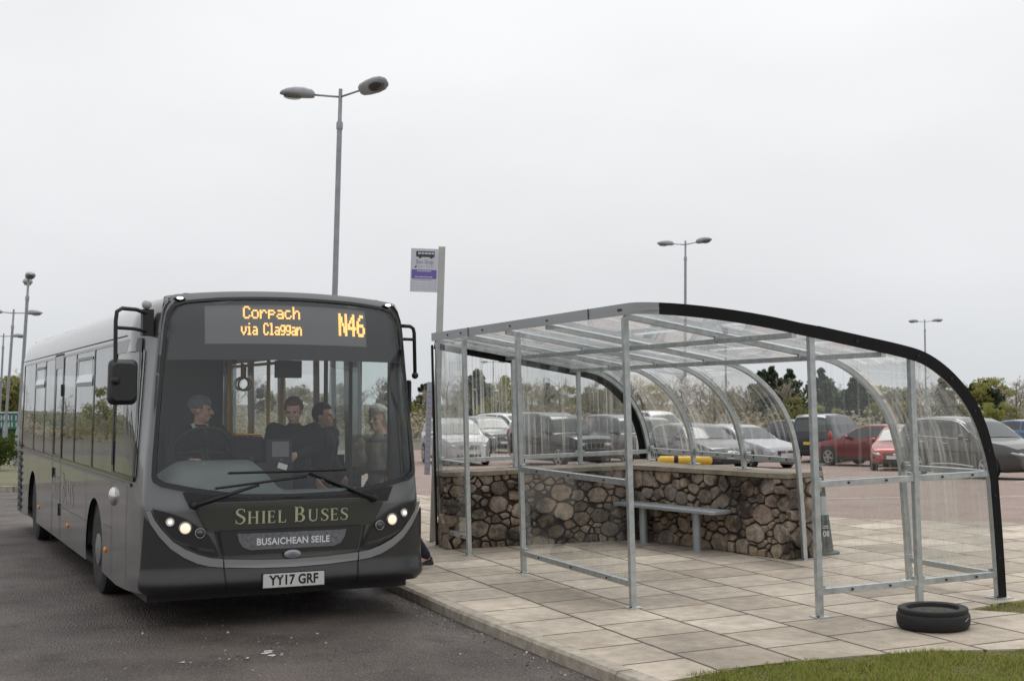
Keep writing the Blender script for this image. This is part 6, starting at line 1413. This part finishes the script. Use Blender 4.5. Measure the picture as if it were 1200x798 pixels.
# ------------------------------------------------------------------ trees
def leaf_mat(name, c1, c2, c3=None):
    m = mat(name, c1, .7, spec=.2); n = m.node_tree; b = n.nodes['Principled BSDF']; gi = n.nodes.new('ShaderNodeNewGeometry'); r_ = n.nodes.new('ShaderNodeValToRGB'); oi = n.nodes.new('ShaderNodeObjectInfo')
    r_.color_ramp.elements[0].color = (*c1, 1); r_.color_ramp.elements[1].color = (*c2, 1)
    if c3: e = r_.color_ramp.elements.new(.8); e.color = (*c3, 1)
    n.links.new(gi.outputs['Random Per Island'], r_.inputs[0]); hs_ = n.nodes.new('ShaderNodeHueSaturation')
    q = n.nodes.new('ShaderNodeMapRange'); q.inputs[3].default_value = .72; q.inputs[4].default_value = 1.25; n.links.new(oi.outputs['Random'], q.inputs[0]); n.links.new(q.outputs[0], hs_.inputs['Value'])
    q = n.nodes.new('ShaderNodeMapRange'); q.inputs[3].default_value = .485; q.inputs[4].default_value = .515; n.links.new(oi.outputs['Random'], q.inputs[0]); n.links.new(q.outputs[0], hs_.inputs['Hue'])
    n.links.new(r_.outputs[0], hs_.inputs['Color']); n.links.new(hs_.outputs[0], b.inputs['Base Color'])
    tl = n.nodes.new('ShaderNodeBsdfTranslucent'); n.links.new(hs_.outputs[0], tl.inputs[0]); mxs = n.nodes.new('ShaderNodeMixShader'); mxs.inputs[0].default_value = .45
    n.links.new(b.outputs[0], mxs.inputs[1]); n.links.new(tl.outputs[0], mxs.inputs[2]); n.links.new(mxs.outputs[0], n.nodes['Material Output'].inputs[0])
    return m
M_pine = leaf_mat('pine_needles', (.038, .058, .036), (.10, .13, .075)); M_bush = leaf_mat('spring_leaves', (.19, .20, .06), (.42, .39, .13), (.33, .32, .10)); M_twig = leaf_mat('bare_twigs', (.30, .265, .21), (.54, .48, .39)); M_olive = leaf_mat('olive_leaves', (.17, .17, .09), (.32, .29, .17)); M_bark = mat('bark', (.075, .062, .05), .9, var=.3, scale=8)
M_shrub = leaf_mat('shrub_leaves', (.035, .075, .012), (.11, .15, .03))
def leaves(mb, C_, rad, n_, size, flat=.55, shell=.3):
    for _ in range(n_):
        d = rng.normal(0, 1, 3); d /= np.linalg.norm(d); r_ = rng.uniform(shell, 1)**.6; p = np.array(C_)+d*np.array(rad)*r_
        a = rng.normal(0, 1, 3); a /= np.linalg.norm(a); b = np.cross(a, rng.normal(0, 1, 3)); b /= np.linalg.norm(b); s_ = size*rng.uniform(.5, 1.3)
        mb.add([p-a*s_, p+b*s_*flat, p+a*s_, p-b*s_*flat], [(0, 1, 2, 3)])
def twigs(mb, p0, d0, L, depth, w, rg):
    p1 = p0+d0*L; s_ = d0.orthogonal().normalized()*w; s2 = d0.cross(s_).normalized()*w
    mb.add([p0-s_, p0+s_, p1+s_*.55, p1-s_*.55], [(0, 1, 2, 3)]); mb.add([p0-s2, p0+s2, p1+s2*.55, p1-s2*.55], [(0, 1, 2, 3)])
    if depth == 0: return
    for k in range(rg.choice((2, 3, 3, 4))):
        t = rg.uniform(.35, 1); q = p0.lerp(p1, t); d = (d0+Vector((rg.gauss(0, .55), rg.gauss(0, .55), rg.gauss(.12, .35)))).normalized(); twigs(mb, q, d, L*rg.uniform(.5, .8), depth-1, max(w*.6, .012), rg)
def tree_proto(kind, seed, H):
    rg = random.Random(seed); root = thing({'pine': 'pine_tree', 'bush': 'leafy_tree', 'bare': 'bare_tree', 'olive': 'leafy_tree'}[kind], None, None)
    t = MB(); c = MB()
    if kind == 'pine':
        pts = [Vector((rg.gauss(0, .06)*k, rg.gauss(0, .06)*k, H*.98*k/6)) for k in range(7)]; t.tube(pts, [.17*(1-k/7)+.02 for k in range(7)], 8)
        z = H*.25
        while z < H:
            f = (z/H-.25)/.75; rr = H*.25*(1-f)**.7*rg.uniform(.6, 1.2)+.15
            for k in range(rg.randint(3, 5)):
                a = rg.uniform(0, 6.28); e_ = Vector((math.cos(a)*rr, math.sin(a)*rr, z+rr*rg.uniform(-.05, .45))); i_ = min(5, int(z/H*6)); t.tube([pts[i_].lerp(pts[i_+1], .5), e_], [.05, .015], 5)
                leaves(c, e_, (rr*.50, rr*.50, rr*.26+.12), 46, .17); leaves(c, e_*.6+Vector((0, 0, z*.4)), (rr*.4, rr*.4, .25), 20, .16)
            z += H*rg.uniform(.055, .10)
        leaves(c, (pts[-1].x, pts[-1].y, H), (.25, .25, .4), 40, .15)
    elif kind in ('bush', 'olive'):
        t.tube([Vector((0, 0, 0)), Vector((.1, 0, H*.3)), Vector((.05, .1, H*.6))], [.13, .09, .05], 8)
        for k in range(16):
            a = rg.uniform(0, 6.28); r_ = H*.36*math.sqrt(rg.random()); zz_ = H*rg.uniform(.22, .90); r_ *= 1-.5*max(0, zz_/H-.5); e_ = Vector((r_*math.cos(a), r_*math.sin(a), zz_)); t.tube([Vector((.05, 0, zz_*.5)), e_], [.04, .012], 5)
            leaves(c, e_, (H*rg.uniform(.10, .19), H*rg.uniform(.10, .19), H*rg.uniform(.07, .13)), 150, .13, shell=.15)
        leaves(c, (0, 0, H*.42), (H*.40, H*.40, H*.40), 500, .12, shell=.1)
        leaves(c, (0, 0, H*.15), (H*.36, H*.36, H*.16), 250, .12, shell=.1)
    else:
        pts = [Vector((0, 0, 0)), Vector((rg.gauss(0, .1), rg.gauss(0, .1), H*.35)), Vector((rg.gauss(0, .2), rg.gauss(0, .2), H*.7)), Vector((rg.gauss(0, .25), rg.gauss(0, .25), H*.95))]; t.tube(pts, [.12, .09, .05, .02], 7)
        for k in range(22):
            f = rg.uniform(.12, .95); q = pts[0].lerp(pts[1], f/.37) if f < .37 else pts[1].lerp(pts[2], (f-.37)/.37) if f < .74 else pts[2].lerp(pts[3], min(1, (f-.74)/.26))
            a = rg.uniform(0, 6.28); d = Vector((math.cos(a)*.8, math.sin(a)*.8, rg.uniform(.35, 1.1))).normalized(); twigs(c, q, d, H*rg.uniform(.14, .26)*(1.15-.5*f), 3, .03, rg)
        leaves(c, (0, 0, H*.60), (H*.26, H*.26, H*.36), 260, .05, shell=.1)
    t.build('trunk', M_bark, root, smooth=True); c.build('crown', {'pine': M_pine, 'bush': M_bush, 'bare': M_twig, 'olive': M_olive}[kind], root)
    return root
LAB = {'pine': 'dark pine with ragged open crown in the tree belt beyond the car park', 'bush': 'yellow green leafy tree coming into leaf in the belt beyond the car park', 'bare': 'bare brown twiggy tree in the belt beyond the car park', 'olive': 'dull olive leafy tree in the belt beyond the car park'}
CATT = {'pine': 'pine tree', 'bush': 'tree', 'bare': 'bare tree', 'olive': 'tree'}; GRP = {'pine': 'pines in the tree belt', 'bush': 'yellow green trees in the tree belt', 'bare': 'bare trees in the tree belt', 'olive': 'olive trees in the tree belt'}
PROT = {k: [] for k in LAB}; USED = set()
for k, n_ in (('pine', 3), ('bush', 3), ('bare', 4), ('olive', 2)):
    for i in range(n_): PROT[k].append((tree_proto(k, 31*i+len(k)*7, 5.0)))
def put_tree(kind, u, D, H, z0=-.62):
    i = random.randrange(len(PROT[kind])); p = PROT[kind][i]
    if (kind, i) in USED: p = copy_tree(p)
    USED.add((kind, i)); k = H/5.0
    p.location = ((u-600)/1512*D, D, z0); p.rotation_euler = (0, 0, random.uniform(0, 6.28)); p.scale = (k*random.uniform(.9, 1.15), k*random.uniform(.9, 1.15), k)
    tag(p, LAB[kind], CATT[kind], GRP[kind]); return p
def hh(ytop, D, z0=-.62): return (470-ytop)/1512*D+1.74-z0
rg = random.Random(3)
# near rank: measured crowns (pixel column of the trunk, distance, pixel row of the top)
for kind, u, D, yt in (('pine', 905, 92, 433), ('pine', 925, 94, 436), ('pine', 893, 96, 437), ('pine', 962, 90, 435), ('pine', 970, 95, 447), ('pine', 1000, 92, 445), ('pine', 1010, 94, 452), ('pine', 1155, 90, 449), ('pine', 1166, 92, 455), ('pine', 1140, 95, 452), ('pine', 560, 95, 437), ('pine', 552, 98, 447), ('pine', 1105, 96, 446), ('pine', 455, 96, 450), ('pine', 497, 97, 452), ('pine', 645, 99, 452),
      ('bush', 930, 82, 462), ('bush', 915, 84, 470), ('bush', 952, 84, 472), ('bush', 1060, 84, 468), ('bush', 1165, 82, 470), ('bush', 1185, 84, 474), ('bush', 1030, 86, 470), ('olive', 690, 88, 466), ('bare', 770, 86, 458), ('bare', 745, 88, 450), ('bare', 640, 86, 446), ('bare', 585, 86, 448), ('bare', 540, 88, 450), ('bare', 705, 87, 452), ('bush', 985, 80, 476), ('bush', 10, 92, 438), ('bush', -8, 90, 446), ('bush', 26, 96, 450),
      ('bare', 1190, 90, 446), ('bare', 1178, 92, 456), ('bare', 875, 88, 452), ('bare', 850, 90, 448), ('bare', 720, 90, 440), ('bare', 695, 92, 446), ('bare', 655, 88, 444), ('bare', 610, 92, 450), ('bare', 36, 95, 432), ('bare', 1075, 90, 454), ('bare', 1090, 92, 450), ('bare', 830, 94, 455), ('bare', 795, 90, 452)):
    put_tree(kind, u, D, hh(yt, D))
# rest of the belt, running on past both edges of the picture
u = -900
while u < 1900:
    D = rg.uniform(86, 112); kind = rg.choices(('bare', 'olive', 'bush', 'pine'), (6.5, 3, 2.4, .7))[0]; put_tree(kind, u, D, hh(rg.gauss(450, 6), D)*(1.0)); u += rg.uniform(13, 24) if -40 < u < 1240 else rg.uniform(40, 75)
# brushwood along the foot of the belt: one tangled mass
bw = MB()
for k in range(300):
    u = rg.uniform(-500, 1500); D = rg.uniform(82, 118); x = (u-600)/1512*D; h = rg.uniform(1.2, 2.6); leaves(bw, (x, D, -.62+h*.45), (rg.uniform(1.2, 2.6), 1.2, h*.55), 110, .17, shell=.05)
tag(bw.build('undergrowth', M_olive), 'tangle of low olive and brown brush below the trees', kind='stuff')
bw = MB()
for k in range(230):
    u = rg.uniform(-300, 1400); D = rg.uniform(80, 100); x = (u-600)/1512*D; h = rg.uniform(.9, 2.2); leaves(bw, (x, D, -.62+h*.45), (rg.uniform(1.0, 2.0), 1.0, h*.55), 110, .15, shell=.05)
tag(bw.build('scrub', M_twig), 'low bare brown scrub along the foot of the trees', kind='stuff')
# shrubs on the left verge and off to the left (mirrored in the bus side)
def shrub(label, X, Y, r_, h):
    root = thing('shrub', label, 'shrub', 'shrubs on the left verge', loc=(X, Y, zr(Y)+.10)); c = MB()
    for k in range(9): a = rg.uniform(0, 6.28); q = r_*.6*math.sqrt(rg.random()); leaves(c, (q*math.cos(a), q*math.sin(a), h*rg.uniform(.3, .75)), (r_*.45, r_*.45, h*.32), 110, .07, shell=.1)
    c.build('foliage', M_shrub, root); t = MB()
    for k in range(5): a = rg.uniform(0, 6.28); t.tube([(0, 0, 0), (r_*.5*math.cos(a), r_*.5*math.sin(a), h*.7)], [.03, .01], 5)
    t.build('stem', M_bark, root)
shrub('bright green rounded shrub at the left edge of the verge', lx(-2, 40), 40, .95, 1.15)
shrub('low green shrub between the two nearest verge lamp posts', lx(14, 56), 56, .9, 1.0)
shrub('small green shrub behind the nearest verge lamp post', lx(28, 54), 54, .7, .8)
for i in range(9):
    a_ = R(38+i*4.5); put_tree(rg.choice(('bare', 'olive', 'pine', 'bush')), 0, 50, rg.uniform(2.4, 3.4)).location = (-112*math.sin(a_), 112*math.cos(a_), -.6)
